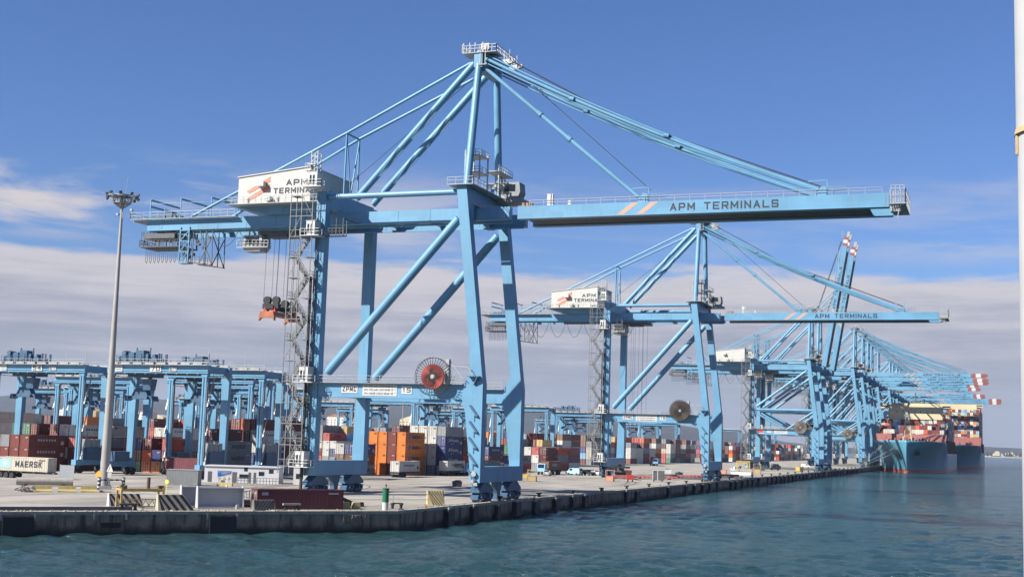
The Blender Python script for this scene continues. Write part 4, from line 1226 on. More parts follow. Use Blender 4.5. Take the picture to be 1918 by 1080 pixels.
named = [a for a in ALL if a[5] and a[6] != 'deep in the yard' and a[8] < 6 and -25 < px((a[0], a[1], a[2])) < 1330]
named.sort(key=lambda a: depth(a[:3]))
named = named[:255]
nset = set(id(a) for a in named)
stack_children = []
for a in named:
    x, y, z, colour, door, _, blk, c, b, t = a
    H = 2.8 if blk == 'with the orange boxes' else 2.6
    lab = '%s container, %s, %s, %s, %s' % (colour, words_t[t], words_c[c].replace(' from the sea', ''), words_b[b], 'stacks ' + blk)
    near = True
    dd = door and not (blk == 'with the orange boxes' or (blk == 'by the lamp mast' and b == 0))
    o = container((x, y, z), 0, 12.2, colour, dd, lab, H=H - .01, door_part=near)
    # company marks on the seaward sides
    if blk == 'with the orange boxes' and c == 0:
        mk = MB()
        letters(mk, 'Hapag-Lloyd', (1.232, -1.2, 1.15), (0, 5.4, 0), (0, 0, .8), .01)
        mk.build('lettering', mat('brown_lettering', (.10, .045, .02), .6), o, recalc=False)
        mk = MB(); mk.hexa([(1.211, -4.2, .8), (1.232, -4.2, .8), (1.232, -3.5, .8), (1.211, -3.5, .8)], [(1.211, -3.8, 2.1), (1.232, -3.8, 2.1), (1.232, -2.4, 2.1), (1.211, -2.4, 2.1)])
        mk.build('logo', SIGNB, o)
    if blk == 'right of the orange boxes' and c == 0 and colour == 'navy blue':
        mk = MB()
        sw = [(-1.0, 2.1), (-1.6, 2.2), (-2.0, 1.9), (-1.4, 1.5), (-.4, 1.2), (.6, 1.15), (1.0, 1.5), (1.3, 1.1), (2.0, 1.5), (2.3, 1.05), (3.0, 1.4), (3.3, .9), (4.2, .6)]
        mk.line([(1.235, p, q) for p, q in sw], .05, 4); mk.box(1.215, 1.235, -3.6, -2.9, 1.75, 1.95); mk.box(1.215, 1.235, -3.8, -2.8, 1.2, 1.4); mk.prism([(-1.9, .35), (-1.2, .75), (-1.7, .8)], 'x', 1.215, 1.235); mk.box(1.215, 1.235, -.4, -.2, .5, .8)
        mk.build('logo', WHITE, o)
    if colour == 'grey' and c == 0 and t in (0, 1, 2) and b <= 2 and depth((x, y, z)) < 420:
        mk = MB(); block_letters(mk, 'MAERSK', (1.235, -2.2, .9), (0, 5.6, 0), (0, 0, .9))
        mk.build('lettering', INK, o, recalc=False)

# every other container of the terminal and of the two ships' decks goes into one mass
FARC = list(CCOL)
far = MB(); FMATS = [CMAT[k] for k in FARC] + [SEALK, BRIGHT]


def far_box(x, y, z, colour, L=12.2, H=2.58, w=1.2):
    far.m = FARC.index(colour)
    far.box(x - w, x + w, y - L / 2, y + L / 2, z, z + H)
    far.m = len(FARC); far.box(x - .04, x + .04, y - L / 2 - .03, y - L / 2 - .002, z + .1, z + H - .1)
    if y < 620 and (int(x * 7 + z * 3)) % 4:
        far.m = len(FARC) + 1
        for k in (-.75, -.35, .35, .75): far.box(x + k - .045, x + k + .045, y - L / 2 - .05, y - L / 2 - .003, z + .12, z + H - .12)


for a in ALL:
    if id(a) not in nset: far_box(a[0], a[1], a[2], a[3])

# ------------------------------------------------------------------ yard cranes on rubber tyres


def yard_crane():
    S = 11.75
    root = empty('yard_crane', (0, 0, 0))
    tag(root, 'x', 'crane', 'rubber tyred yard cranes over the container blocks')
    for y in (-4, 4):
        mb = MB(); mb.box(-S - .9, S + .9, y - .55, y + .55, 21.9, 23.5); mb.box(-S - .9, S + .9, y - .75, y + .75, 21.75, 21.898); mb.box(-S - .9, S + .9, y - .7, y + .7, 22.2, 22.5)
        mb.build('main_beam', BLUE, root)
        mb = MB(); yy = y + (-1.0 if y < 0 else 1.0); mb.box(-S - .9, S + .9, yy - .45, yy + .45, 23.42, 23.5); mb.rail([(-S - .9, yy, 23.5), (S + .9, yy, 23.5)], 1.15, 1.5, .08)
        for k in range(8): mb.box(-S + 3 * k, -S + 3 * k + 2.2, yy - .2, yy + .2, 23.55, 23.95)
        mb.build('beam_walkway', GREY, root)
    for sx_ in (-1, 1):
        for y in (-4, 4):
            mb = MB(); x = sx_ * S
            if y < 0:
                mb.box(x - .5, x - .12, y - .45, y + .45, 2.9, 21.0); mb.box(x + .12, x + .55, y - .45, y + .45, 2.9, 21.0); mb.box(x - .12, x + .12, y - .1, y + .35, 2.9, 21.0)
                mb.loft([(21.002, x - .6, x + .65, y - .5, y + .5), (21.74, x - .8, x + .8, y - .5, y + .5)])
            else: mb.loft([(2.9, x - .7, x + .7, y - .45, y + .45), (20.6, x - .9, x + .95, y - .5, y + .5), (21.74, x - 1.2, x + 1.1, y - .5, y + .5)])
            mb.build('leg', BLUE, root)
            mb = MB()
            for k in range(16): mb.bar((x + .75, y - .4, 4 + k), (x + .75, y + .2, 4 + k), .06)
            for o in (-.4, .2): mb.bar((x + .75, y + o, 3), (x + .75, y + o, 20), .07)
            mb.build('ladder', GREY, root)
        x = sx_ * S
        MB().box(x - .6, x + .6, -5.2, 5.2, 1.75, 2.898).build('sill_beam', BLUE, root)
        MB().box(x - .45, x + .45, -3.44, 3.44, 22.0, 23.4).build('end_tie', BLUE, root)
        for y in (-4, 4):
            mb = MB(); mb.prism([(y - 1.6, .9), (y + 1.6, .9), (y + .6, 1.748), (y - .6, 1.748)], 'x', x - .35, x + .35)
            b = mb.build('bogie', BLUE_D, root)
            for yy in (-.95, .95): MB().tube((x - .4, y + yy, .78), (x + .4, y + yy, .78), .78, 18).build('tyre', BLACK, b)
    MB().box(S - 1.5, S + 1.3, -2.6, 2.6, 2.902, 5.6).build('power_house', BLUE_D, root); MB().box(-S - 1.4, -S + 1.2, -2.2, 2.2, 2.902, 5.0).build('power_house', BLUE_D, root)
    for k in range(3): MB().box(S - 1.1, S + 1.0, -2.4 + k * 1.6, -1.0 + k * 1.6, 5.602, 7.4).build('electric_cabinet', TRUCKG, root)
    mb = MB()                                            # cable chain, floodlights and junction boxes under the near beam
    for k in range(9): mb.box(-S + 1.2 + k * 2.6, -S + 1.5 + k * 2.6, -4.95, -4.66, 21.45, 21.74)
    mb.box(-S + 1, S - 1, -4.3, -3.9, 21.4, 21.742)
    mb.build('cable_tray', GREY_D, root)
    for s_ in (-1, 1):
        mb = MB(); e = s_ * (S + .95)
        mb.rail([(e, -3.9, 21.2), (e, 3.9, 21.2)], 1.1, 1.2, .07); mb.box(e - .4, e + .4, -3.9, 3.9, 21.1, 21.2)
        for k in range(3): mb.bar((e, -4.3, 3 + 6 * k), (e, -2.2, 9 + 6 * k), .3, .08); mb.bar((e + .2, -4.3, 4 + 6 * k), (e + .2, -2.2, 10 + 6 * k), .05)
        mb.build('access_stair', GREY, root)
    tx = -6.5
    mb = MB()
    mb.box(tx - 4.0, tx + 4.0, -4.6, 4.6, 23.9, 24.3); mb.box(tx + .2, tx + 2.2, -3.6, -1.2, 24.302, 26.6); mb.box(tx - 1.8, tx - .4, -3.4, -1.8, 24.302, 26.2)
    mb.box(tx - 3.6, tx - 2.2, -3.8, -1.4, 24.302, 25.4); mb.tube((tx - 2.9, -3.6, 26.0), (tx - 2.9, -1.6, 26.0), .55, 12)
    for k in (-.1, 3.3): mb.bar((tx + k, -2.8, 24.3), (tx + k, -2.8, 27.2), .22)
    mb.box(tx + 2.6, tx + 3.2, -3.4, -2.4, 24.302, 25.9); rq_ = random.Random(2)
    for k in range(22): xx = rq_.uniform(tx - 4.2, tx + 4.6); yy = rq_.uniform(-4.3, 3.6); w_ = rq_.uniform(.15, .5); mb.box(xx, xx + w_, yy, yy + w_, 24.3, 24.6 + rq_.uniform(.1, 1.7))
    mb.prism([(tx + 3.4, 24.302), (tx + 5.0, 24.302), (tx + 5.0, 25.1), (tx + 3.9, 25.4)], 'y', -3.0, -2.4); mb.rail([(tx - 4, -4.5, 24.3), (tx + 4, -4.5, 24.3)], 1.1, 1.3, .08)
    mb.box(tx - 2.4, tx + 3.4, -2.4, 2.4, 21.0, 21.7); mb.loft([(18.2, tx + 1.6, tx + 3.4, -2.2, -.4), (20.6, tx + 1.4, tx + 3.8, -2.4, -.4)]); mb.box(tx + 2.2, tx + 2.8, -1.5, -.9, 20.602, 23.898)
    mb.build('trolley', BLUE_D, root)
    mb = MB()
    mb.prism([(tx - 3.6, 17.0), (tx + 3.0, 17.0), (tx + 3.4, 15.9), (tx + 2.6, 16.3), (tx - 3.2, 16.3), (tx - 4.0, 15.9)], 'y', -1.2, 1.2)
    mb.prism([(tx - 2.4, 17.002), (tx + 1.8, 17.002), (tx + .9, 18.6), (tx - 1.5, 18.6)], 'y', -.8, .8)
    mb.box(tx - 3.0, tx - 2.4, -1.9, 1.9, 16.32, 16.9); mb.box(tx + 1.8, tx + 2.4, -1.9, 1.9, 16.32, 16.9)
    for k in (-2, 1.2): mb.tube((tx + k, -.5, 18), (tx + k, -.5, 21), .05, 5); mb.tube((tx + k, .5, 18), (tx + k, .5, 21), .05, 5)
    mb.build('hoist_frame', BLUE_D, root)
    for x, y in ((S + .5, -4), (-S - .5, 4), (S - 4.5, -4.2)): MB().bar((x, y, 23.5), (x, y, 27.0), .09).build('aerial', GREY, root)
    return root


yc = yard_crane()
snap(yc)
YARDC = [(-76.7, 42.5, 'light blue yard crane numbered 70, in front of the white shed', '70'), (-109.8, 45.0, 'light blue yard crane numbered 54, left of the tall lamp mast', '54'),
         (-74.0, 60.5, 'light blue yard crane standing just behind crane 70, over the orange red container', None),
         (-95.0, 90.0, 'light blue yard crane half hidden behind the legs of crane 70', None), (-168.0, 142.0, 'yard crane in the second lane, seen under the beam of crane 54', None),
         (-205.0, 185.0, 'small yard crane farther left behind the second lane crane', None), (-90, 226, 'yard crane seen through the portal of the nearest gantry crane', None),
         (-93, 310, 'yard crane just right of the nearest gantry crane, over white containers', None), (-170, 421, 'low far yard crane framed by the nearest portal, right of its middle', None),
         (-128, 352, 'yard crane seen between the seaward legs of the nearest gantry crane', None), (-120, 480, 'yard crane left of the second gantry crane, over mixed stacks', None),
         (-112, 616, 'yard crane seen through the portal of the second gantry crane', None), (-150, 720, 'far yard crane behind the seaward leg of the second gantry crane', None), (-215, 406, 'far yard crane behind the orange container stack', None),
         (-108, 122, 'yard crane just left of the stack with the orange red container', None), (-140, 102, 'yard crane over the rust red stacks, right of the lamp mast', None), (-122, 165, 'yard crane behind the stair tower foot of the nearest gantry crane', None), (-192, 245, 'yard crane deep left of centre, above the white door containers', None), (-232, 195, 'yard crane deep at the left, over grey and maroon stacks', None), (-262, 330, 'very small yard crane between crane 54 and the lamp mast', None), (-165, 60, 'yard crane cut by the left edge of the photo behind crane 54', None), (-92, 390, 'yard crane over the stacks left of the second gantry crane stair', None), (-123, 250, 'yard crane framed high inside the nearest portal, left part', None), (-140, 560, 'pale yard crane behind the portal sign of the second gantry crane', None), (-176, 300, 'far yard crane behind the landside legs of the nearest gantry crane', None), (-150, 200, 'yard crane behind the white shed, third lane from the quay', None), (-250, 240, 'far yard crane glimpsed left of the lamp mast behind rust red stacks', None), (-215, 520, 'tiny far yard crane in the middle of the nearest portal', None), (-190, 640, 'tiny far yard crane right of the nearest gantry crane seaward leg', None), (-118, 860, 'far yard crane between the second and third gantry cranes', None), (-230, 290, 'far yard crane behind the lamp mast', None), (-112, 1000, 'farthest yard crane visible below the raised boom cranes', None)]
for i, (xr, y, lab, num) in enumerate(YARDC):
    c = yc if i == 0 else copy_tree(yc)
    c.location = (xr - 12.65, y, 0); c['label'] = lab
PLATES = [(c0, n) for c0, n in zip([o for o in SC.objects if o.name.startswith('yard_crane') and o.parent is None], [p[3] for p in YARDC]) if n]
for root, num in PLATES:
    s = MB().box(-1.6, 1.2, -4.80, -4.752, 22.05, 23.3).build('number_plate', WHITE, root)
    mb = MB(); block_letters(mb, num, (-1.3, -4.83, 22.2), (2.2, 0, 0), (0, 0, .95)); mb.build('lettering', INK, s, recalc=False)
    s = MB().box(3.2, 5.0, -4.80, -4.752, 22.2, 23.0).build('number_plate', WHITE, root)
    mb = MB(); block_letters(mb, '611', (3.35, -4.83, 22.3), (1.5, 0, 0), (0, 0, .6)); mb.build('lettering', INK, s, recalc=False)
    s = MB().box(-10.4, -8.6, -4.80, -4.752, 22.05, 23.3).build('load_plate', WHITE, root)
    mb = MB()
    for k in range(2): mb.box(-10.2, -8.8, -4.812, -4.802, 22.35 + k * .4, 22.5 + k * .4)
    mb.build('lettering', INK, s)

# ------------------------------------------------------------------ vehicles


def wheels(mb, pts, r=.5, w=.3):
    for x, y in pts: mb.tube((x - w / 2, y, r), (x + w / 2, y, r), r, 16)


def container_truck(loc, rz, colour, tractor, label, L=12.2, end=True, cargo_label=None, cab=True, text=None, star=False):
    root = empty('container_truck', (*loc, 0), rz)
    tag(root, label, 'truck')
    mb = MB(); mb.box(-.5, -.35, -L / 2, L / 2 + 1, .95, 1.28); mb.box(.35, .5, -L / 2, L / 2 + 1, .95, 1.28)
    for k in range(5): mb.box(-1.2, 1.2, -L / 2 + .1 + k * (L - .4) / 4, -L / 2 + .3 + k * (L - .4) / 4, 1.1, 1.36)
    mb.box(-1.2, 1.2, -L / 2 - .1, -L / 2 + .1, .7, .95)
    mb.build('chassis', GREY_D, root)
    mb = MB(); wheels(mb, [(s * .95, -L / 2 + 1.2 + k * 1.3) for s in (-1, 1) for k in (0, 1, 2)], .52, .5); mb.build('trailer_wheels', BLACK, root)
    if cab:
        y = L / 2 + 1.2
        mb = MB(); mb.prism([(y, 1.0), (y + 2.3, 1.0), (y + 2.3, 2.0), (y + 2.05, 3.3), (y + .2, 3.3), (y, 2.9)], 'x', -1.2, 1.2); mb.box(-1.0, 1.0, y - 3.2, y, .8, 1.2)
        cb = mb.build('cab', tractor, root)
        mb = MB(); mb.hexa([(-1.0, y + 2.31, 2.05), (1.0, y + 2.31, 2.05), (1.0, y + 2.29, 2.0), (-1.0, y + 2.29, 2.0)], [(-1.0, y + 2.1, 3.12), (1.0, y + 2.1, 3.12), (1.0, y + 2.06, 3.12), (-1.0, y + 2.06, 3.12)])
        for s in (-1, 1): mb.box(min(s * 1.202, s * 1.22), max(s * 1.202, s * 1.22), y + .7, y + 1.9, 2.05, 2.95)
        mb.build('cab_window', GLASS, cb)
        mb = MB(); wheels(mb, [(s * .95, y + k) for s in (-1, 1) for k in (-1.6, 1.5)], .5, .4); mb.build('tractor_wheels', BLACK, root)
    o = container((loc[0], loc[1], 1.37), rz, L, colour, end, cargo_label, group='containers carried on trucks')
    if text:
        for s in (1,):
            mk = MB(); block_letters(mk, text, (1.235, -L / 2 + 4.6, .75), (0, 6.2, 0), (0, 0, 1.15)); mk.build('lettering', INK, o, recalc=False)
            if star:
                mk = MB(); mk.box(1.212, 1.226, -L / 2 + .9, -L / 2 + 3.5, .5, 2.2); st = mk.build('logo_square', LBLUE, o)
                mk = MB(); cy, cz = -L / 2 + 2.2, 1.35
                pts = []
                for i in range(14):
                    a = math.pi / 2 + i * math.pi / 7; rr = .78 if i % 2 == 0 else .32; pts.append((cy + rr * math.cos(a), cz + rr * math.sin(a)))
                mk.prism(pts, 'x', 1.227, 1.236); mk.build('star', WHITE, st)
    return root


def car(loc, rz, paint, label, van=False, pickup=False):
    root = empty('parked_car' if not (van or pickup) else ('parked_van' if van else 'pickup_truck'), (*loc, 0), rz)
    tag(root, label, 'van' if van else ('pickup' if pickup else 'car'))
    mb = MB()
    if van: prof = [(-2.4, .4), (2.5, .4), (2.6, .95), (1.75, 1.25), (1.1, 2.1), (-2.35, 2.15), (-2.45, 1.2)]
    elif pickup: prof = [(-2.6, .45), (2.5, .45), (2.6, 1.0), (1.4, 1.15), (.8, 1.75), (-.6, 1.78), (-.75, 1.12), (-2.6, 1.1)]
    else: prof = [(-2.1, .4), (2.1, .4), (2.2, .8), (1.1, .98), (.5, 1.46), (-1.3, 1.5), (-1.95, 1.05), (-2.15, .95)]
    mb.prism(prof, 'x', -.88, .88)
    b = mb.build('body', paint, root)
    mb = MB()
    if van: quads = [((1.72, 1.32), (1.14, 2.02))]; rear = ((-2.46, 1.4), (-2.40, 2.0)); side = (.2, 1.1, 1.35, 1.95)
    elif pickup: quads = [((1.36, 1.2), (.84, 1.7))]; rear = ((-.77, 1.2), (-.66, 1.7)); side = (-.5, .8, 1.2, 1.65)
    else: quads = [((1.06, 1.03), (.54, 1.43))]; rear = ((-1.95, 1.1), (-1.38, 1.46)); side = (-1.3, .5, 1.03, 1.4)
    for (ya, za), (yb, zb) in quads + [rear]:
        s = 1 if ya > 0 else -1
        mb.hexa([(-.74, ya + .01 * s, za), (.74, ya + .01 * s, za), (.74, ya + .035 * s, za), (-.74, ya + .035 * s, za)], [(-.7, yb + .01 * s, zb), (.7, yb + .01 * s, zb), (.7, yb + .035 * s, zb), (-.7, yb + .035 * s, zb)])
    for s in (-1, 1): mb.box(min(s * .882, s * .9), max(s * .882, s * .9), side[0], side[1], side[2], side[3])
    mb.build('window', GLASS, b)
    for x, y in ((-.78, 1.4), (.78, 1.4), (-.78, -1.4), (.78, -1.4)): MB().tube((x - .12, y, .34), (x + .12, y, .34), .34, 14).build('wheel', BLACK, root)
    for x in (-.62, .62): MB().box(x - .16, x + .16, -2.2 - (.3 if van else (.45 if pickup else .0)), -2.1 - (.3 if van else (.45 if pickup else 0)), .75, .95).build('tail_light', RED, root)
    return root


container_truck((-62.3, 105.5), 0, 'white', WHITE, 'container chassis carrying a white box, beside the orange container stack', cab=False, cargo_label='plain white container on a chassis in front of the orange stack')
container_truck((-61.0, 132.5), 0, 'white', LBLUE, 'truck with a white lettered container, right of the plain one on the apron', cargo_label='white lettered container on the truck right of the orange stack', text='MAERSK')
container_truck((-96.0, 8.0), R(-90), 'beige', GREY_D, 'truck with a pale lettered container at the left edge, before the rust red stacks', cab=False, end=False, cargo_label='pale container with large dark lettering and blue star, at far left', text='MAERSK', star=True)
container_truck((-88.0, 50.0), R(-90), 'maroon', GREY_D, 'dark truck trailer parked right of the lamp mast in shade', cab=False, cargo_label='dark maroon container on the shaded trailer right of the lamp mast')
container_truck((-50.2, 184.0), R(180), 'brown', LBLUE, 'light blue truck facing the camera with a brown container, right of the nearest crane', cargo_label='brown container on the light blue truck right of the nearest crane')
container_truck((-77.0, 415.0), R(200), 'maroon', LBLUE, 'light blue truck with a maroon container inside the second portal', cargo_label='maroon container on the light blue truck inside the second portal')
container_truck((-60.5, 158.0), 0, 'grey', WHITE, 'white tractor with a grey container behind the seaward leg of the nearest crane', cargo_label='grey container just behind the seaward leg of the nearest crane')
SILV = mat('silver_paint', (.48, .50, .52), .3, .4, var=.05); DKC = mat('dark_car_paint', (.03, .035, .045), .3, var=.1); PALEB = mat('pale_blue_car', (.42, .58, .66), .35, var=.05)
car((-46.6, 169.9), R(10), WHITE, 'white car seen from behind, beside the yellow cage box')
car((-44.0, 187.5), R(75), PALEB, 'pale blue van parked left of the dark lorry', van=True)
car((-40.5, 189.5), R(70), DKC, 'dark pickup parked between the pale van and the white pickup', pickup=True)
car((-37.6, 192.0), R(80), WHITE, 'white pickup parked beside the second crane landside leg', pickup=True)
car((-34.8, 198.0), R(60), SILV, 'silver van parked next to the second crane stair', van=True)
for i, (x, y) in enumerate(((-22, 330), (-26, 352), (-18, 405), (-40, 372), (-36, 432), (-28, 470), (-20, 520))):
    car((x, y), R(30 + 40 * i), (WHITE, SILV, DKC, WHITE, PALEB, SILV, WHITE)[i], ('white', 'silver', 'dark', 'white', 'pale blue', 'silver', 'white')[i] + ' van on the far apron, ' + ('first', 'second', 'third', 'fourth', 'fifth', 'sixth', 'seventh')[i] + ' along the quay past the second crane', van=True)

# ------------------------------------------------------------------ things standing on the quay end
UZ = math.atan2(.783, .622)


def obl(name, s, d, label, cat, group=None):
    p = Vector((QX, CY, 0)) + OB * (s - 1.1) - ON * d
    return tag(empty(name, (p.x, p.y, 0), UZ), label, cat, group)


# the big rust-brown container lying near the edge
o = container(Vector((QX, CY, 0)) + OB * 11.8 - ON * 6.0, UZ - math.pi / 2, 12.2, 'maroon', True, 'maroon container standing alone near the quay edge, behind a striped block', group=None)
# pale steel troughs (two, one behind the other)
for nm, s, d, lab in (('steel_trough', 23.4, 6.0, 'pale grey open steel trough in front of the other one, left of the maroon container'), ('steel_trough', 24.6, 9.0, 'pale grey open steel trough mostly hidden behind the front one')):
    r = obl(nm, s, d, lab, 'trough', 'pale steel troughs on the quay end')
    mt_ = mat('pale_grey_paint', (.55, .56, .57), .5, var=.06, dirt=.12)
    MB().box(-3.1, 3.1, .9, 1.02, .25, 2.75).build('back_panel', mt_, r)
    for x in (-3.1, 2.98): MB().hexa([(x, 0, .1), (x + .12, 0, .1), (x + .12, .898, .1), (x, .898, .1)], [(x, .35, 2.9), (x + .12, .35, 2.9), (x + .12, .898, 2.9), (x, .898, 2.9)]).build('end_flange', mt_, r)
    mb = MB(); mb.box(-2.97, 2.97, .3, .898, 2.55, 2.7); mb.box(-2.97, 2.97, .1, .898, .12, .3); mb.build('side_flange', mt_, r)
    MB().box(2.0, 2.4, -.15, .09, 0, .55).build('foot', WHITE, r)
# striped wedge blocks


def striped(s, d, L, h, back, ml, md, label, n=5, lean=1.0, ang=0):
    r = obl('striped_block', s, d, label, 'block', 'striped concrete blocks along the edge')
    r.rotation_euler.z += ang
    mb = MB()
    mb.hexa([(-L / 2, 0, 0), (L / 2, 0, 0), (L / 2, 1.3, 0), (-L / 2, 1.3, 0)], [(-L / 2, .35, h), (L / 2 - back, .35, h), (L / 2 - back, 1.1, h), (-L / 2, 1.1, h)])
    b = mb.build('block_body', ml, r)
    mb = MB(); w = L / n / 2
    def front(x, t):
        lim = L / 2 - back * t; x = max(-L / 2, min(lim, x))
        return (x, .35 * t - .012, h * t)
    for k in range(-1, n + 1):
        x = -L / 2 + k * 2 * w + w * .6
        xs = [(x + lean * h * .55, 0), (x + w + lean * h * .55, 0), (x + w - lean * h * .25, 1), (x - lean * h * .25, 1)]
        q = [front(a, t) for a, t in xs]
        if q[1][0] - q[0][0] < .02 and q[2][0] - q[3][0] < .02: continue
        mb.hexa([q[0], q[1], q[2], q[3]], [(p[0], p[1] + .015, p[2]) for p in q])
    mb.build('stripes', md, r)
    return r


striped(30.2, 2.8, 4.6, 1.95, 1.4, STRIPE_L, STRIPE_D, 'large faded cream and dark striped wedge at the quay edge beside the yellow frame', 5)
striped(18.8, 2.2, 2.9, 1.35, .1, mat('grey_stripe_paint', (.16, .16, .14), .8, var=.2), STRIPE_D, 'dark grey striped block in front of the left end of the maroon container', 7, -1)
striped(34.0, 12.0, 4.4, 1.6, .5, mat('white_stripe_paint', (.6, .57, .52), .8, var=.1, dirt=.2), STRIPE_D, 'white and dark striped block standing behind the yellow frame', 5, 1)
r = striped(0, 0, 2.6, 2.1, .1, mat('yellow_stripe_paint', (.62, .50, .22), .75, var=.12, dirt=.3), STRIPE_D, 'yellow and black striped block beside the nearest crane seaward wheels', 6, 1)
r.location = (-1.7, -13.0, 0); r.rotation_euler.z = R(35)
# yellow lifting frame with a lattice front
r = obl('lifting_frame', 33.2, 7.5, 'yellow steel lifting frame with lattice front, left of the striped wedge', 'frame')
mb = MB()
for x in (-2.75, 2.55): MB().box(x, x + .22, 0, .22, 0, 2.6).box(x, x + .22, 2.2, 2.42, 0, 2.6).box(x, x + .22, .222, 2.198, 2.2, 2.45).build('upright', YEL, r)
mb = MB(); mb.box(-2.52, 2.54, .05, .2, 2.1, 2.4); mb.box(-2.52, 2.54, 2.2, 2.4, 2.1, 2.4); mb.box(-2.52, 2.54, .03, .2, 1.1, 1.2); mb.box(-2.52, 2.54, .03, .2, .12, .25)
for k in range(6):
    x = -2.5 + k * .84; mb.bar((x, .1, .25), (x + .42, .1, 1.1), .07); mb.bar((x + .42, .1, 1.1), (x + .84, .1, .25), .07); mb.bar((x, .1, .2), (x, .1, 1.15), .06)
mb.build('lattice', YEL, r)
mb = MB()
for x in (-2.6, -2.1, 2.2, 2.6): mb.box(x - .15, x + .15, .3, .9, 2.42, 2.85); mb.tube((x, .2, 2.7), (x, 1.0, 2.7), .16, 8)
mb.build('corner_lock', mat('dark_bronze', (.14, .10, .05), .6, var=.3), r)
# mooring frames and bollards on the quay end
for i, (s, d, lab) in enumerate(((15.2, 2.0, 'small steel mooring frame with flat top, in front of the maroon container'), (36.4, 1.6, 'dark steel mooring frame at the edge in front of the yellow frame'))):
    r = obl('mooring_bench', s, d, lab, 'mooring bench', 'mooring frames at the quay end')
    MB().box(-1.2, 1.2, 0, .5, .72, .95).build('top_bar', GREY if i == 0 else GREY_D, r)
    for x in (-.8, .8): MB().loft([(0.1, x - .32, x + .32, -.05, .55), (.3, x - .14, x + .14, .1, .4), (.72, x - .14, x + .14, .1, .4)]).build('foot', BLACK, r)
# low kerb rail along the edge
r = obl('edge_rail', 45, 1.7, 'dark low steel rail along the quay edge at far left', 'rail')
MB().box(-12, 9, 0, .35, .10, .55).build('rail_beam', mat('weathered_rail', (.10, .10, .14), .7, var=.2), r)
rb_ = random.Random(77); mb = MB()
for k in range(260):
    if k < 170: p = Vector((QX, CY, 0)) + OB * rb_.uniform(0, 62) - ON * abs(rb_.gauss(0, .9))
    else: p = Vector((QX - abs(rb_.gauss(0, .7)), rb_.uniform(CY, 60), 0))
    q = rb_.uniform(.05, .20); h_ = rb_.uniform(.04, .16); w_ = rb_.uniform(.6, 1.8) * q
    mb.hexa([(p.x - q, p.y - w_, .05), (p.x + q, p.y - w_ * .7, .05), (p.x + q * .8, p.y + w_, .05), (p.x - q, p.y + w_ * .8, .05)], [(p.x - q * .5, p.y - w_ * .5, .1 + h_), (p.x + q * .6, p.y - w_ * .4, .1 + h_ * .8), (p.x + q * .5, p.y + w_ * .6, .1 + h_), (p.x - q * .4, p.y + w_ * .5, .1 + h_ * .7)])
o = mb.build('rubble', mat('chipped_concrete', (.36, .33, .24), .9, var=.3)); tag(o, 'chips and loose rubble scattered along the edge of the quay', 'rubble', kind='stuff')
# green and white harbour light
r = obl('harbour_light', 1.9, 1.9, 'green and white cylindrical harbour light at the quay corner', 'beacon')
MB().tube((0, 0, .1), (0, 0, 1.15), .42, 24).build('white_base', WHITE, r)
MB().tube((0, 0, 1.15), (0, 0, 2.95), .44, 24).build('green_tower', GREEN, r)
mb = MB(); mb.tube((0, 0, 2.95), (0, 0, 3.6), .06, 8); mb.tube((0, 0, 3.3), (0, 0, 3.5), .13, 10); mb.tube((0, 0, 2.95), (0, 0, 3.02), .5, 24)
mb.build('lantern', GREY_D, r)
# yellow blocks, pipe and timber right of the maroon container
for s, d, lab in ((5.4, 6.6, 'small yellow concrete block touching the maroon container'), (3.9, 6.6, 'longer yellow concrete block right of the small one')):
    r = obl('yellow_block', s, d, lab, 'block', 'yellow blocks by the maroon container')
    L = .55 if 'small' in lab else .95
    MB().hexa([(-L, 0, .0), (L, 0, .0), (L, .9, 0), (-L, .9, 0)], [(-L + .1, .15, .85), (L - .06, .15, .85), (L - .06, .75, .85), (-L + .1, .75, .85)]).build('block_body', CONC_Y, r)
r = obl('black_pipe', 5.2, 9.5, 'thick black pipe leaning down behind the yellow blocks', 'pipe')
MB().tube((-.9, 0, 1.7), (2.6, .6, .3), .28, 14).build('pipe_body', BLACK, r)
r = obl('timber_pile', 2.6, 10.5, 'low pile of dark timber baulks on the apron by the yellow blocks', 'timber')
WOODD = mat('dark_timber', (.10, .065, .045), .85, var=.3)
for k in range(5): MB().bar((-1.8 + .3 * k, k * .5, .2 + .22 * (k % 2)), (1.6 + .2 * k, k * .5 + .3, .2 + .22 * (k % 2)), .3).build('baulk', WOODD, r)
# forklift seen from the back
r = obl('forklift', 18.9, 9.2, 'small white forklift parked between the pale trough and the maroon container', 'forklift')
MB().box(-.6, .6, 0, 2.0, .5, 1.1).build('body', WHITE, r)
mb = MB()
for x in (-.55, .5):
    mb.bar((x, .2, 1.1), (x, .3, 2.1), .09); mb.bar((x, 1.6, 1.1), (x, 1.4, 2.1), .09)
mb.box(-.6, .6, .2, 1.5, 2.1, 2.2); mb.build('cage', WHITE, r)
mb = MB(); wheels(mb, [(-.55, .4), (.55, .4), (-.6, 1.8), (.6, 1.8)], .38, .3); mb.build('wheels', BLACK, r)
MB().box(-.55, .55, -.12, -.002, .35, .95).build('counterweight', GREY_D, r)
# thin guard rail near the corner
r = empty('guard_rail', (-8.0, -26, 0)); tag(r, 'thin grey guard rail across the apron between beacon and crane', 'railing')
mb = MB(); mb.rail([(-2, -2, 0), (8.0, 12, 0)], 1.7, 5.8, .06); mb.build('rail_tubes', GREY, r)

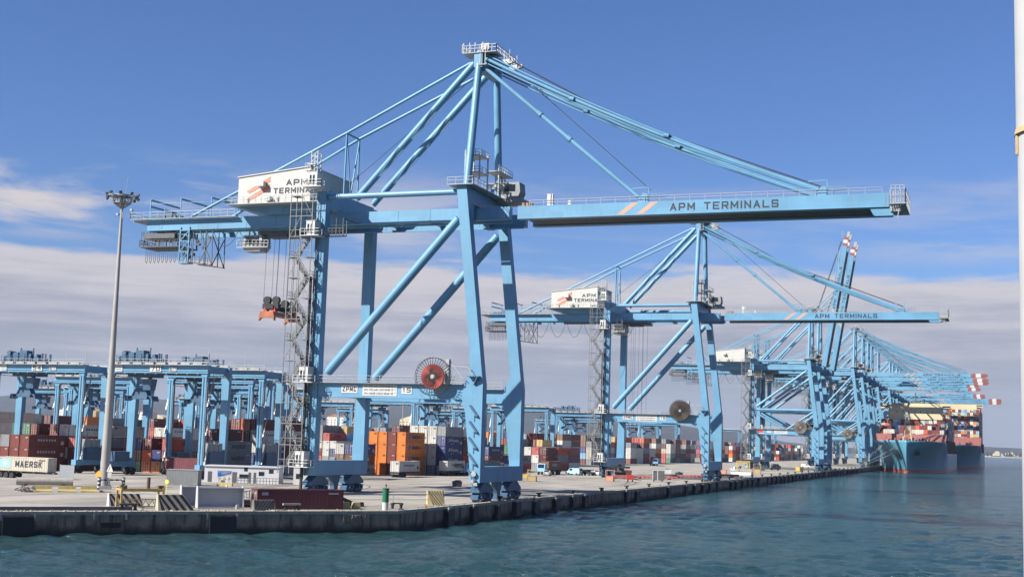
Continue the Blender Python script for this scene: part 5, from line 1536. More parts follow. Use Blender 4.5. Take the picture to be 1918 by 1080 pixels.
# lamp mast
def lamp_mast(loc, H, label, r0, r1, big=True):
    r = empty('lamp_mast', (*loc, 0)); tag(r, label, 'lamp mast', 'lamp masts')
    mb = MB(); mb.tube((0, 0, 0), (0, 0, H), r0, 20, r1); mb.tube((0, 0, 0), (0, 0, .3), r0 * 1.5, 20)
    mb.build('mast_shaft', GALV, r)
    if big:
        z = H
        mb = MB()
        for k in range(16):
            a = 2 * math.pi * k / 16; b = 2 * math.pi * (k + 1) / 16
            for rr, zz in ((2.35, .9), (1.5, -.3)): mb.bar((rr * math.cos(a), rr * math.sin(a), z + zz), (rr * math.cos(b), rr * math.sin(b), z + zz), .14)
            mb.bar((1.5 * math.cos(a), 1.5 * math.sin(a), z - .3), (1.7 * math.cos(a), 1.7 * math.sin(a), z + .8), .08)
            mb.bar((1.5 * math.cos(a), 1.5 * math.sin(a), z - .3), (.3 * math.cos(a), .3 * math.sin(a), z - 1.2), .09)
            if k % 2 == 0: mb.bar((2.35 * math.cos(a), 2.35 * math.sin(a), z + .9), (.3 * math.cos(a), .3 * math.sin(a), z + .7), .09)
        mb.tube((0, 0, z - 1.2), (0, 0, z + 1.2), .35, 12); mb.tube((0, 0, z - .32), (0, 0, z - .26), 1.5, 20); mb.tube((0, 0, z + .8), (0, 0, z + .86), 1.9, 20)
        mb.tube((.5, 0, z), (.9, 0, z + 4.4), .04, 6); mb.tube((-.5, 0, z), (-.5, 0, z + 2.2), .03, 6); mb.box(-.95, -.55, -.3, .3, z - 2.4, z - 2.1); mb.bar((.35, -.2, z - 3), (.35, -.2, z - 1), .06)
        mb.build('lamp_ring', GREY, r)
        for k in range(18):
            a = 2 * math.pi * k / 18; zz = z + (1.25 if k % 2 else .55)
            MB().tube((2.45 * math.cos(a), 2.45 * math.sin(a), zz + .1), (2.85 * math.cos(a), 2.85 * math.sin(a), zz - .12), .2, 10, .3).build('floodlight', GREY_D, r)
    else:
        MB().bar((0, 0, H), (.9, -.3, H + .15), .22, .14).build('lamp_head', GREY_D, r)
    return r


lamp_mast((-65.6, -8.0), 49.2, 'tall grey lamp mast with a round ring of floodlights', .78, .20)
lamp_mast((-128, 122), 26.5, 'slim dark lamp post rising right of crane 70', .16, .12, False)
lamp_mast((-108, 200), 27.0, 'slim dark lamp post rising behind the portal of the nearest gantry crane', .16, .12, False)
lamp_mast((-100, 150), 21.0, 'slim lamp post beside the stair of the nearest gantry crane', .15, .11, False)
# striped posts and warning boards round the foot of the mast
for i, (x, y, lab) in enumerate(((-59.6, -17.0, 'black and white striped post with an orange arrow board'), (-57.6, -13.4, 'black and white striped post right under the lamp mast'), (-55.4, -9.6, 'dark post right of the striped posts at the lamp mast'))):
    r = empty('guard_post', (x, y, 0)); tag(r, lab, 'post', 'posts round the lamp mast')
    mb = MB(); mb.tube((0, 0, 0), (0, 0, 2.0), .28, 14); mb.build('post_body', STRIPE_D if i < 2 else mat('brown_post', (.10, .05, .03), .7), r)
    if i < 2:
        for k in range(3): MB().tube((0, 0, .3 + .62 * k), (0, 0, .6 + .62 * k), .285, 14).build('white_band', WHITE, r)
    if i == 0:
        MB().prism([(-.55, 2.05), (.55, 2.05), (.55, 2.6), (0, 3.1), (-.55, 2.6)], 'y', -.3, -.26).build('arrow_board', mat('orange_board', (.85, .36, .05), .5), r)
r = empty('warning_sign', (-58.4, -16.0, 0)); tag(r, 'white triangular warning sign on a pale post below the lamp mast', 'sign')
MB().prism([(-.65, 2.9), (.65, 2.9), (0, 4.2)], 'y', -.06, 0).build('sign_face', WHITE, r)
mb = MB(); mb.prism([(-.32, 3.05), (-.22, 3.05), (.05, 3.7), (.0, 3.85)], 'y', -.07, -.062); mb.build('symbol', INK, r)
mb = MB(); mb.bar((0, .1, 0), (0, .1, 3.4), .12); mb.box(-.4, .4, -.05, .02, 1.9, 2.85); mb.build('post', GREY, r)
r = empty('guard_bar', (-58.6, -15.2, 0), R(62)); tag(r, 'low striped bar between the posts at the lamp mast', 'barrier')
MB().bar((-2.0, 0, 1.55), (2.0, 0, 1.55), .25).build('bar', STRIPE_D, r)
for k in range(4): MB().bar((-1.8 + k, 0, 1.55), (-1.35 + k, 0, 1.55), .262).build('white_band', WHITE, r)
# concrete barriers
for i, (x, y, L, m_, lab) in enumerate(((-57.9, -29.9, 2.6, CONC_Y, 'yellowish concrete barrier, leftmost of the row left of the lamp mast'), (-55.8, -27.6, 2.6, CONC_Y, 'yellowish concrete barrier, second of the row left of the lamp mast'), (-55.2, -26.2, 2.4, CONC_Y, 'yellow concrete barrier, third of the row left of the lamp mast'), (-54.0, -23.8, 1.8, CONC_G, 'grey concrete barrier end nearest the lamp mast'))):
    r = empty('concrete_barrier', (x, y, 0), R(40)); tag(r, lab, 'barrier', 'concrete barriers left of the lamp mast')
    if i == 0: r.location = (-59.0, -31.0, 0)
    if i == 1: r.location = (-56.6, -28.4, 0)
    if i == 2: r.location = (-54.8, -25.6, 0)
    if i == 3: r.location = (-53.2, -23.6, 0)
    MB().prism([(-.35, 0), (.35, 0), (.35, .2), (.14, .45), (.12, .98), (-.12, .98), (-.14, .45), (-.35, .2)], 'x', -L / 2, L / 2).build('barrier_body', m_, r)
r = empty('concrete_beam', (-72.5, -14.5, 0), R(40)); tag(r, 'pale round concrete beam lying before the lettered container truck', 'beam')
MB().tube((-4.5, 0, .75), (4.5, 0, .75), .62, 20).build('beam_body', CONC_G, r)
for x in (-3, 3): MB().box(x - .25, x + .25, -.6, .6, 0, .2).build('support', WOODD, r)
r = empty('notice_board', (-70.5, -11.5, 0), R(22)); tag(r, 'plain pale grey notice board on two posts left of the lamp mast', 'sign')
MB().box(-1.15, 1.15, -.08, 0, .9, 3.5).build('board', mat('pale_board', (.42, .45, .47), .6, var=.05), r)
for x in (-1.25, .95): MB().bar((x, .1, 0), (x, .1, 3.6), .16).build('post', GREY, r)
r = empty('scrap_heap', (-60.8, -32.6, 0)); tag(r, 'dark tangled heap of scrap rope and metal left of the barriers', 'scrap')
mb = MB(); rr_ = random.Random(4)
for k in range(40):
    p = Vector((rr_.uniform(-1.2, 1.2), rr_.uniform(-.9, .9), rr_.uniform(0, .7))); mb.bar(p, p + Vector((rr_.uniform(-.8, .8), rr_.uniform(-.5, .5), rr_.uniform(-.3, .5))), .12)
mb.build('scrap_pieces', GREY_D, r)
r = empty('round_sign', (-44.5, -20.0, 0)); tag(r, 'small yellow round sign on a thin post behind the yellow frame', 'sign')
MB().tube((0, -.05, 1.9), (0, 0, 1.9), .36, 18).build('sign_face', mat('yellow_sign', (.70, .66, .10), .5), r); MB().bar((0, .05, 0), (0, .05, 1.9), .08).build('post', mat('yellow_sign', (.7, .66, .1)), r)
# blue information board
r = empty('information_board', (-57.6, 16.5, 0), R(20)); tag(r, 'blue and cream information board with three warning symbols before the white shed', 'sign')
bd = MB().box(-1.35, 1.35, 0, .08, 1.0, 3.1).build('board', mat('cream_board', (.66, .65, .58), .5, var=.04), r)
mb = MB(); mb.prism([(-1.28, 1.65), (-.7, 1.65), (1.28, 2.25), (1.28, 2.72), (-1.28, 2.72)], 'y', -.012, -.002); mb.build('blue_field', SIGNB, bd)
mb = MB(); mb.prism([(-.3, 1.68), (1.28, 2.0), (1.28, 2.22), (-.5, 1.68)], 'y', -.014, -.003); mb.build('orange_stripe', ORANGE_L, bd)
mb = MB(); letters(mb, 'ENTRADA', (-1.1, -.02, 2.42), (2.1, 0, 0), (0, 0, .2)); letters(mb, 'DEPOT', (-.55, -.02, 2.1), (1.1, 0, 0), (0, 0, .2)); mb.build('lettering', WHITE, bd, recalc=False)
mb = MB(); mb.tube((-.95, -.03, 1.38), (-.95, -.012, 1.38), .22, 16)
for x in (.05, .9): mb.prism([(x - .27, 1.15), (x + .27, 1.15), (x, 1.62)], 'y', -.03, -.012)
mb.build('symbol', INK, bd)
mb = MB(); mb.tube((-.95, -.034, 1.38), (-.95, -.0301, 1.38), .16, 16)
for x in (.05, .9): mb.prism([(x - .17, 1.2), (x + .17, 1.2), (x, 1.5)], 'y', -.034, -.0301)
mb.build('symbol_field', WHITE, bd)
for x in (-1.0, .85): MB().bar((x, .15, 0), (x, .15, 1.6), .1).build('post', GREY, r)
r = empty('yellow_plinth', (-56.4, 15.0, 0), R(20)); tag(r, 'long yellow plinth block under the blue information board', 'block')
MB().box(-1.4, 1.4, -.6, .4, 0, .62).build('block_body', CONC_Y, r)
# grey flat container box and white shed
r = empty('grey_shed', (-62.0, 9.5, 0), R(20)); tag(r, 'low grey corrugated site box behind the pale troughs', 'shed')
mb = MB(); mb.box(-2.9, 2.9, 0, 2.6, 0, 2.75)
for k in range(20): mb.box(-2.8 + k * .29, -2.68 + k * .29, -.04, -.001, .1, 2.65)
mb.build('wall', TRUCKG, r); MB().box(-3.0, 3.0, -.1, 2.7, 2.752, 2.85).build('roof', GREY, r)
r = empty('white_shed', (-62.5, 30.5, 0), R(20)); tag(r, 'long white single storey shed with dark doors behind the information board', 'building')
SHW = mat('shed_render', (.60, .60, .63), .7, var=.05, scale=.3, dirt=.1)
MB().box(-7.5, 7.2, 0, 5, 0, 3.1).build('wall', SHW, r); MB().box(-7.7, 7.4, -.25, 5.2, 3.102, 3.3).build('roof', SHW, r)
for x, w in ((-6.8, .8), (-4.2, .8), (-2.0, .9), (1.2, .5), (2.2, .5)): MB().box(x, x + w, -.03, -.002, .05, 2.1).build('door', GREY_D, r)
for x, w, z in ((-.6, 2.0, .9), (.3, .7, 2.3), (3.2, 1.1, 1.5), (5.2, .9, 2.0)): MB().box(x, x + w, -.03, -.002, z, z + .8).build('window', GLASS, r)
r = empty('site_cabin', (-52.0, 35.5, 0), R(20)); tag(r, 'bright white square cabin at the right end of the white shed', 'building')
MB().box(-1.7, 3.3, 0, 3.6, 0, 3.3).build('wall', WHITE, r); MB().box(-1.8, 3.4, -.1, 3.7, 3.302, 3.42).build('roof', WHITE, r); MB().box(1.6, 2.4, -.03, -.002, .05, 2.1).build('door', GREY_D, r); MB().box(-1.2, .2, -.03, -.002, 1.1, 2.1).build('window', GLASS, r)
r = empty('shed_railing', (-58.5, 27.0, 0), R(20)); tag(r, 'dark metal railing along the front of the white shed', 'railing')
mb = MB(); mb.rail([(-3, 0, 0), (6.2, 0, 0)], 1.2, .6, .09); mb.build('rail_tubes', GREY_D, r)

# ------------------------------------------------------------------ things on the berth apron
def cage(loc, rz, m_, label, w=1.5, d=1.3, h=2.1):
    r = empty('cage_box', (*loc, 0), rz); tag(r, label, 'cage', 'steel cages on the apron')
    mb = MB()
    for x in (-w / 2, w / 2 - .1):
        for y in (0, d): mb.box(x, x + .1, y, y + .1, 0, h)
    for z in (0.1, h * .45, h - .1): mb.bar((-w / 2, .05, z), (w / 2, .05, z), .1); mb.bar((-w / 2, d + .05, z), (w / 2, d + .05, z), .1); mb.bar((-w / 2 + .05, 0, z), (-w / 2 + .05, d, z), .1); mb.bar((w / 2 - .05, 0, z), (w / 2 - .05, d, z), .1)
    mb.build('cage_frame', m_, r)
    MB().box(-w / 2 + .12, w / 2 - .12, .08, d - .02, .12, h * .44).build('cage_panel', m_, r)
    return r


cage((-31.0, 112.0), R(10), TAN, 'tan steel cage standing on the open apron right of the nearest crane', 2.2, 1.8, 2.9)
cage((-18.6, 138.0), R(5), mat('salmon_paint', (.62, .30, .20), .6, var=.12), 'salmon coloured steel cage before the second crane landside wheels', 2.1, 1.8, 3.0)
cage((-13.5, 262.0), R(5), mat('salmon_paint', (.62, .30, .20), .6, var=.12), 'salmon coloured steel cage just past the second crane', 2.6, 2, 4)
cage((-8.0, 300.0), R(5), TAN, 'tan steel cage farthest along the apron', 2.6, 2, 4)
r = empty('generator_set', (-14.0, 142.0, 0), R(20)); tag(r, 'small red generator on wheels on the apron before the second crane', 'generator')
MB().box(-.95, .95, -.7, .7, .55, 1.8).build('housing', RED, r)
mb = MB(); wheels(mb, [(-.6, -.6), (.6, -.6), (-.6, .6), (.6, .6)], .35, .2); mb.build('wheels', BLACK, r); MB().bar((.95, 0, .7), (3.0, 0, .4), .14).build('tow_bar', GREY_D, r)
r = empty('control_cabin', (-9.0, 152.0, 0), R(15)); tag(r, 'black and white spare operator cabin set down on the apron edge', 'cabin')
mb = MB(); mb.prism([(-1.5, .4), (1.6, .4), (1.9, 1.4), (1.6, 3.2), (-1.5, 3.2)], 'y', 0, 2.6); c = mb.build('cabin_shell', GREY_D, r)
mb = MB(); mb.box(-1.5, 1.6, -.05, -.002, 3.0, 3.2); mb.box(-.2, .0, -.05, -.002, .4, 3.0); mb.box(-1.5, -1.3, -.05, -.002, .4, 3.0); mb.box(1.602, 1.75, .2, .4, 1.2, 3.1); mb.build('white_frame', WHITE, c)
for x in (-1.1, 1.1): MB().box(x - .15, x + .15, .2, 2.4, 0, .398).build('skid', GREY_D, r)
r = empty('reach_stacker', (-24.0, 168.0, 0), R(12)); tag(r, 'dark red and black lifting machine standing under the second crane portal', 'machine')
MB().prism([(-2.2, .9), (2.2, .9), (2.2, 1.9), (.6, 2.1), (-2.2, 1.7)], 'x', -1.3, 1.3).build('body', BLACK, r)
MB().box(-1.0, 1.0, -.4, 1.4, 1.95, 3.4).build('cab', GREY_D, r); MB().bar((0, 1.6, 2.0), (0, -3.6, 4.4), .7).build('boom', BLACK, r); MB().box(-2.9, 2.9, -4.1, -3.4, 3.0, 3.6).build('spreader_bar', BLACK, r)
mb = MB(); wheels(mb, [(-1.25, -1.5), (1.25, -1.5), (-1.2, 1.6), (1.2, 1.6)], .85, .6); mb.build('wheels', BLACK, r); MB().box(-2.4, 2.4, -2.6, -2.2, .2, 1.2).build('counterweight', DRED, r)
r = empty('spare_spreader', (-10.5, 286.0, 0), R(20)); tag(r, 'yellow spare container spreader standing upright past the second crane', 'spreader')
for x in (-2.4, 2.1): MB().box(x, x + .3, 0, 1.2, 0, 5.0).build('upright', YEL, r)
mb = MB(); mb.box(-2.09, 2.09, .1, 1.1, 4.3, 5.0); mb.box(-2.09, 2.09, .1, 1.1, .3, .9); mb.bar((-2.1, .5, 1), (2.1, .5, 4.3), .25); mb.build('cross_frame', YEL, r)
r = empty('gangway_section', (-8.5, 272.0, 0), R(75)); tag(r, 'pale grey gangway section lying on the far apron beside the yellow spreader', 'gangway')
MB().prism([(-4.0, .1), (3.4, .1), (4.2, 1.2), (-4.0, 1.2)], 'x', -.9, .9).build('gangway_hull', mat('pale_grey_paint', (.55, .56, .57)), r); mb = MB(); mb.rail([(-.9, -4, 1.2), (-.9, 4, 1.2)], 1.1, 1, .1); mb.rail([(.9, -4, 1.2), (.9, 4, 1.2)], 1.1, 1, .1); mb.build('hand_rail', GREY, r)
rg_ = random.Random(31)
for i, (x, y, w_, d_, h_, m_, lab) in enumerate(((-29, 60, 1.6, 1.2, 1.1, GREY_D, 'dark steel gear bin near the landside wheels of the nearest crane'), (-40, 132, 2.2, 1.4, 1.2, YEL, 'yellow gear bin on the lane right of the nearest crane'), (-33, 208, 2.4, 1.6, 1.6, DRED, 'red gear bin beside the second crane stair'), (-20, 224, 1.8, 1.4, 1.2, BLUE_D, 'dark blue gear bin under the second crane portal'), (-30, 250, 2.4, 1.5, 1.5, WHITE, 'white gear bin behind the hatch covers'), (-12, 320, 2.6, 1.8, 2.0, DRED, 'red gear bin on the far apron before the raised boom cranes'), (-20, 380, 3, 2, 2.2, GREY_D, 'dark gear bin beside the number 17 crane'), (-6, 398, 3, 2, 2.0, YEL, 'yellow gear bin at the seaward foot of the number 17 crane'))):
    r = empty('gear_bin', (x, y, 0), rg_.uniform(0, 1.5)); tag(r, lab, 'bin', 'steel gear bins on the apron')
    mb = MB(); mb.loft([(.15, -w_ / 2, w_ / 2, -d_ / 2, d_ / 2), (h_, -w_ / 2 - .1, w_ / 2 + .1, -d_ / 2 - .1, d_ / 2 + .1)]); mb.build('bin_body', m_, r)
    mb = MB()
    for xx in (-w_ / 3, w_ / 3): mb.box(xx - .1, xx + .1, -d_ / 2, d_ / 2, 0, .148)
    for k in range(5): mb.bar((-w_ / 2 + .2 + k * .3, -.3, h_ + .02), (-w_ / 2 + .5 + k * .25, .4, h_ + .2), .12)
    mb.build('lashing_gear', GREY_D, r)
# red hatch covers laid out on the quay
for i, (x, y, L) in enumerate(((-16.0, 176.0, 13), (-11.5, 205.0, 13), (-9.0, 236.0, 12))):
    r = empty('hatch_cover', (x, y, 0), R(-62)); tag(r, ('nearest', 'middle', 'farthest')[i] + ' of three faded red hatch covers lying inside the second crane portal', 'hatch cover', 'hatch covers on the apron')
    mb = MB(); mb.box(-1.4, 1.4, -L / 2, L / 2, .25, .95)
    for k in range(10): mb.box(1.402, 1.5, -L / 2 + .4 + k * L / 10.5, -L / 2 + .65 + k * L / 10.5, .3, .9)
    mb.build('cover_plate', mat('faded_red_paint', (.52, .19, .16), .65, var=.15, dirt=.15), r)
    for y0 in (-L / 3, L / 3): MB().box(-1.2, 1.2, y0 - .2, y0 + .2, 0, .248).build('support', WOODD, r)
# bollards and fenders of the berth face
proto = empty('bollard', (.45, 8, 0)); tag(proto, 'black cast bollard on the berth edge', 'bollard', 'bollards along the berth edge')
mb = MB(); mb.tube((0, 0, .1), (0, 0, .6), .28, 14, .24); mb.tube((0, 0, .6), (0, 0, .85), .42, 14, .36); mb.bar((-.5, 0, .74), (.5, 0, .74), .22); mb.build('bollard_body', BLACK, proto)
snap(proto)
for k in range(1, 30):
    c = copy_tree(proto); c.location = (.45, 8 + 19.5 * k, 0)
r = empty('bollard', (-2.2, -27.0, 0)); tag(r, 'pair of small dark bollards at the quay corner right of the harbour light', 'bollard')
mb = MB(); mb.tube((0, 0, 0), (0, 0, .7), .2, 12); mb.tube((0, 0, .55), (0, 0, .8), .32, 12, .28); mb.tube((.9, .9, 0), (.9, .9, .7), .2, 12); mb.tube((.9, .9, .55), (.9, .9, .8), .32, 12, .28); mb.bar((0, 0, .75), (.9, .9, .75), .16); mb.build('bollard_body', BLACK, r)
proto = empty('rubber_fender', (QX + .1, -16, 0)); tag(proto, 'dark rubber fender panel on the shaded berth face', 'fender', 'fenders on the berth face')
MB().box(.02, .75, -1.1, 1.1, -2.7, -.35).build('fender_panel', RUBBER_N, proto); mb = MB(); mb.tube((.3, 0, -1.5), (-.1, 0, -1.5), .5, 14); mb.build('fender_cone', BLACK, proto)
MB().box(.3, .5, -.5, .5, -.349, -.05).build('chain_bracket', GREY, proto)
snap(proto)
for k in range(1, 64):
    if rnd.random() < .22: continue
    c = copy_tree(proto); c.location = (QX + .1, -16 + 9.75 * k + rnd.uniform(-.9, .9), rnd.uniform(-.25, .12)); c.scale = (rnd.uniform(.6, 1.15), rnd.uniform(.6, 1.25), rnd.uniform(.85, 1.0)); c.rotation_euler.x = rnd.gauss(0, .02)
for s, lab in ((49.5, 'wide dark fender panel on the quay end, left one'), (25.2, 'wide dark fender panel on the quay end, below the pale troughs'), (39.0, 'smaller dark fender strip low on the quay end between the panels')):
    r = obl('fender_panel', s, 0, lab, 'fender', 'fenders on the quay end')
    if 'smaller' in lab: MB().box(-1.2, 1.2, -.35, -.121, -1.8, -1.2).build('panel_face', RUBBER_N, r)
    else: MB().box(-1.7, 1.7, -.45, -.125, -2.6, -.5).build('panel_face', RUBBER_N, r)
    for x in (-1.9, 1.9): MB().box(x - .12, x + .12, -.2, -.122, -.9, -.2).build('chain_bracket', GREY, r)
for i, (yy, wh) in enumerate(((-24, 'first'), (22, 'second'), (64, 'third'), (112, 'fourth'), (168, 'fifth'))):
    r = empty('quay_ladder', (QX + .13, yy, 0)); tag(r, 'rusty ladder down the berth face, ' + wh + ' one from the quay corner', 'ladder', 'ladders on the berth face')
    mb = MB()
    for o_ in (-.25, .25): mb.bar((.12, o_, -3.2), (.12, o_, .7), .09)
    for k in range(11): mb.bar((.12, -.25, -3 + .33 * k), (.12, .25, -3 + .33 * k), .06)
    mb.build('ladder_rungs', mat('rusty_steel', (.30, .17, .08), .8, var=.3, scale=8), r)
# loose rope rubbish hanging on the wall
r = obl('hanging_net', 7.2, 0, 'pale frayed rope net hanging on the quay wall below the yellow blocks', 'net')
mb = MB(); rr_ = random.Random(9)
for k in range(16):
    x = -1.6 + k * .2 + rr_.uniform(-.05, .05); pts = [(x, -.13, -.35)]
    for j in range(4): pts.append((x + rr_.uniform(-.12, .12), -.14 - rr_.uniform(0, .06), -.35 - (j + 1) * rr_.uniform(.2, .42)))
    mb.line(pts, .03, 4)
mb.build('net_strands', mat('frayed_rope', (.30, .27, .22), .9, var=.2), r)

# ------------------------------------------------------------------ ships
HULLB = bpy.data.materials.new('ship_hull_paint'); HULLB.use_nodes = True
g = NG(HULLB.node_tree); tc = g.n('ShaderNodeTexCoord'); sp = g.n('ShaderNodeSeparateXYZ'); g.l(tc.outputs['Object'], sp.inputs[0])
mp = g.n('ShaderNodeMapping'); mp.inputs['Scale'].default_value = (.4, .4, .06); g.l(tc.outputs['Object'], mp.inputs[0])
hn = g.noise(mp.outputs[0], .6, 6, .6)
c = g.mix(g.maprange(hn, .3, .75), (.075, .235, .315), (.095, .27, .355))
c = g.mix(g.maprange(sp.outputs['Z'], 2.3, 2.4, smooth=False), (.34, .075, .05), c)
g.l(c, HULLB.node_tree.nodes['Principled BSDF'].inputs['Base Color']); HULLB.node_tree.nodes['Principled BSDF'].inputs['Roughness'].default_value = .4


def ship(xc, hb, y0, length, zmax, zc, seed, label, house=True, wall_z=(16.2, 21.5), deck=16.5, main=9.5, tiers=(4, 6)):
    root = empty('container_ship', (xc, y0 + length / 2, -3)); tag(root, label, 'ship', 'container ships alongside')
    O = (xc, y0 + length / 2, -3)
    st = []
    ts = [0, .6, 1.5, 3, 5, 7.5, 10] + [13 + 3 * k for k in range(28)] + [length - 30, length - 20, length - 8, length]
    for t in ts:
        a = min(1, t / 38); wd = .25 + (hb - .25) * (1 - (1 - a) ** 2.6); b_ = min(1, max(0, (t - 1) / 92)); ww = .05 + (hb - .05) * (b_ * b_ * (3 - 2 * b_)) ** .8
        c_ = min(1, max(0, (t - 58) / 14)); dz_ = deck + .6 * (1 - a) + (main - deck) * (c_ * c_ * (3 - 2 * c_))
        if t > length - 25: e_ = (t - length + 25) / 25; ww *= 1 - .55 * e_ * e_; wd *= 1 - .12 * e_ * e_
        st.append((t, wd, ww, dz_))
    mb = MB(O); NL = 16; rows = []
    zb = -4.0
    for t, wd, ww, dz_ in st:
        row = []
        for j in range(NL + 1):
            u = j / NL; z = zb + (dz_ - zb) * u
            w = ww + (wd - ww) * (u ** 2.1)
            yy = y0 + t + (1 - u) ** 1.5 * 5.5 * max(0, 1 - t / 30)
            row.append((w, yy, z))
        rows.append(row)
    idx = [[(mb.v((xc - w, yy, z)), mb.v((xc + w, yy, z))) for w, yy, z in row] for row in rows]
    for a, b in zip(idx[:-1], idx[1:]):
        for j in range(NL):
            mb.f([a[j][0], a[j + 1][0], b[j + 1][0], b[j][0]], True); mb.f([a[j][1], b[j][1], b[j + 1][1], a[j + 1][1]], True)
        mb.f([a[NL][0], a[NL][1], b[NL][1], b[NL][0]])
    for j in range(NL):
        mb.f([idx[0][j][0], idx[0][j][1], idx[0][j + 1][1], idx[0][j + 1][0]], True); mb.f([idx[-1][j][0], idx[-1][j + 1][0], idx[-1][j + 1][1], idx[-1][j][1]])
    mb.build('hull', HULLB, root)
    mb = MB(O); pts = [(-5.5, .35), (-4.5, 1.2), (-2.5, 1.75), (0, 1.95), (4, 2.0), (10, 2.0)]
    for (a, ra), (b, rb) in zip(pts[:-1], pts[1:]): mb.tube((xc, y0 + 4 + a, -3.1), (xc, y0 + 4 + b, -3.1), ra, 16, rb, caps=False)
    mb.tube((xc, y0 - 1.52, -3.1), (xc, y0 - 1.5, -3.1), .35, 16)
    mb.build('bulb', DRED, root)
    # breakwater
    yb = y0 + 50
    mb = MB(O); mb.hexa([(xc - hb + .3, yb, deck + .02), (xc + hb - .3, yb, deck + .02), (xc + hb - .3, yb + 1.2, deck + .02), (xc - hb + .3, yb + 1.2, deck + .02)], [(xc - hb - .4, yb + .6, wall_z[1]), (xc + hb + .4, yb + .6, wall_z[1]), (xc + hb + .4, yb + 1.8, wall_z[1]), (xc - hb - .4, yb + 1.8, wall_z[1])])
    bw = mb.build('breakwater', mat('red_oxide_deck', (.34, .11, .09), .6, var=.1, dirt=.1), root)
    mb = MB(O)
    for k in range(9): mb.tube((xc - hb + 6 + k * (2 * hb - 12) / 8, yb + .2, deck + 2.6), (xc - hb + 6 + k * (2 * hb - 12) / 8, yb + .6, deck + 2.6), .3, 8)
    mb.build('porthole', BLACK, bw)
    # forecastle gear and foremast
    mb = MB(O); ym = y0 + 12
    for s in (-1, 1):
        mb.bar((xc + s * 2.6, ym, deck + .1), (xc + s * .8, ym, deck + 15), .5)
        mb.bar((xc + s * 2.2, ym + 3, deck + .1), (xc + s * .7, ym + .6, deck + 15), .4)
    for k in range(5): z = deck + 2 + k * 2.6; wd = 2.6 - 1.8 * (2 + k * 2.6) / 15; mb.bar((xc - wd, ym, z), (xc + wd, ym, z), .3)
    mb.build('foremast', CREAM, root)
    mb = MB(O); mb.box(xc - 1.6, xc + 1.6, ym - .6, ym + .6, deck + 15, deck + 15.3); mb.box(xc - .9, xc + .5, ym - .5, ym + .5, deck + 15.3, deck + 18.5); mb.bar((xc - .3, ym, deck + 18), (xc - .3, ym, deck + 21.5), .4); mb.rail([(xc - 1.6, ym - .6, deck + 15.3), (xc + 1.6, ym - .6, deck + 15.3)], 1.2, .6, .15)
    mb.build('mast_head', GREY, root)
    mb = MB(O)
    for k in range(14):
        x = xc - 12 + k * 1.85; mb.box(x - .5, x + .5, y0 + 22 + abs(k - 7) * .9, y0 + 24 + abs(k - 7) * .9, deck, deck + 1.5 + .5 * (k % 3))
    mb.build('winch', DRED, root)
    for s in (-1, 1):
        mb = MB(O); w1 = .30 * hb
        mb.hexa([(xc + s * (w1 - 2.0), y0 + 7.0, deck - 8.5), (xc + s * (w1 + .9), y0 + 11.5, deck - 8.2), (xc + s * (w1 + .9), y0 + 17, deck - 8.2), (xc + s * (w1 - 2), y0 + 17, deck - 8.5)], [(xc + s * (w1 - .6), y0 + 7.2, deck - 5.2), (xc + s * (w1 + 1.4), y0 + 10.0, deck - 5), (xc + s * (w1 + 1.4), y0 + 17, deck - 5), (xc + s * (w1 - .6), y0 + 17, deck - 5.2)])
        mb.build('anchor_pocket', BLACK, root)
    # cargo in the common mass of boxes
    rs = random.Random(seed)
    ncol = int((2 * hb - 1) / 2.5)
    pal = ['rust red', 'maroon', 'white', 'beige', 'light blue', 'rust red', 'grey', 'maroon', 'white', 'rust red', 'orange red', 'beige', 'grey', 'brown', 'maroon', 'rust red'] if hb < 25 else ['rust red', 'maroon', 'white', 'orange', 'rust red', 'grey', 'maroon', 'brown', 'beige', 'light blue', 'rust red', 'tan']
    for b in range(int((length - 90) / 14.5)):
        y = yb + 9 + b * 14.5
        if house and y0 + 92 < y < y0 + 118: continue
        base = 16.6 if y < y0 + 66 else main + .8
        hh = int((zc - (0 if b else 4) - base) / 2.65) + (2 if y > y0 + 130 else 0)
        for c_ in range(ncol):
            n = max(2, hh + rs.choice((-1, 0, 0, 0)))
            x = xc - (ncol - 1) * 1.25 + c_ * 2.5
            for t in range(n):
                edge_ = c_ in (0, ncol - 1) or t >= n - 2 or b == 0 or (b <= 2)
                if edge_: far_box(x, y, base + t * 2.65, rs.choice(pal), H=2.6, w=1.21)
    # lashing bridges on the sides
    mb = MB(O)
    for b in range(int((length - 110) / 14.5)):
        y = yb + 16.3 + b * 14.5
        if y < y0 + 74: continue
        mb.box(xc - hb + .2, xc + hb - .2, y - .5, y + .5, main + .02, main + 9)
    mb.build('lashing_bridge', DRED, root)
    if house:
        mb = MB(O); yh = y0 + 98
        mb.box(xc - hb + 4, xc + hb - 4, yh, yh + 12, main + .02, zmax + 3.0); mb.box(xc - hb - 1.5, xc + hb + 1.5, yh + .5, yh + 6, zmax + 1.0, zmax + 3.6); mb.box(xc - hb + 6, xc + hb - 6, yh + 1, yh + 9, zmax + 3.6, zmax + 4.6)
        h_ = mb.build('superstructure', CREAM, root)
        mb = MB(O); mb.box(xc - hb - 1.0, xc + hb + 1.0, yh + .45, yh + .498, zmax + 2.0, zmax + 3.0)
        for k in range(7): mb.box(xc - hb + 9 + k * 3.9, xc - hb + 9.7 + k * 3.9, yh - .05, yh - .002, zmax - 1.6, zmax - .8)
        mb.build('window', GLASS, h_)
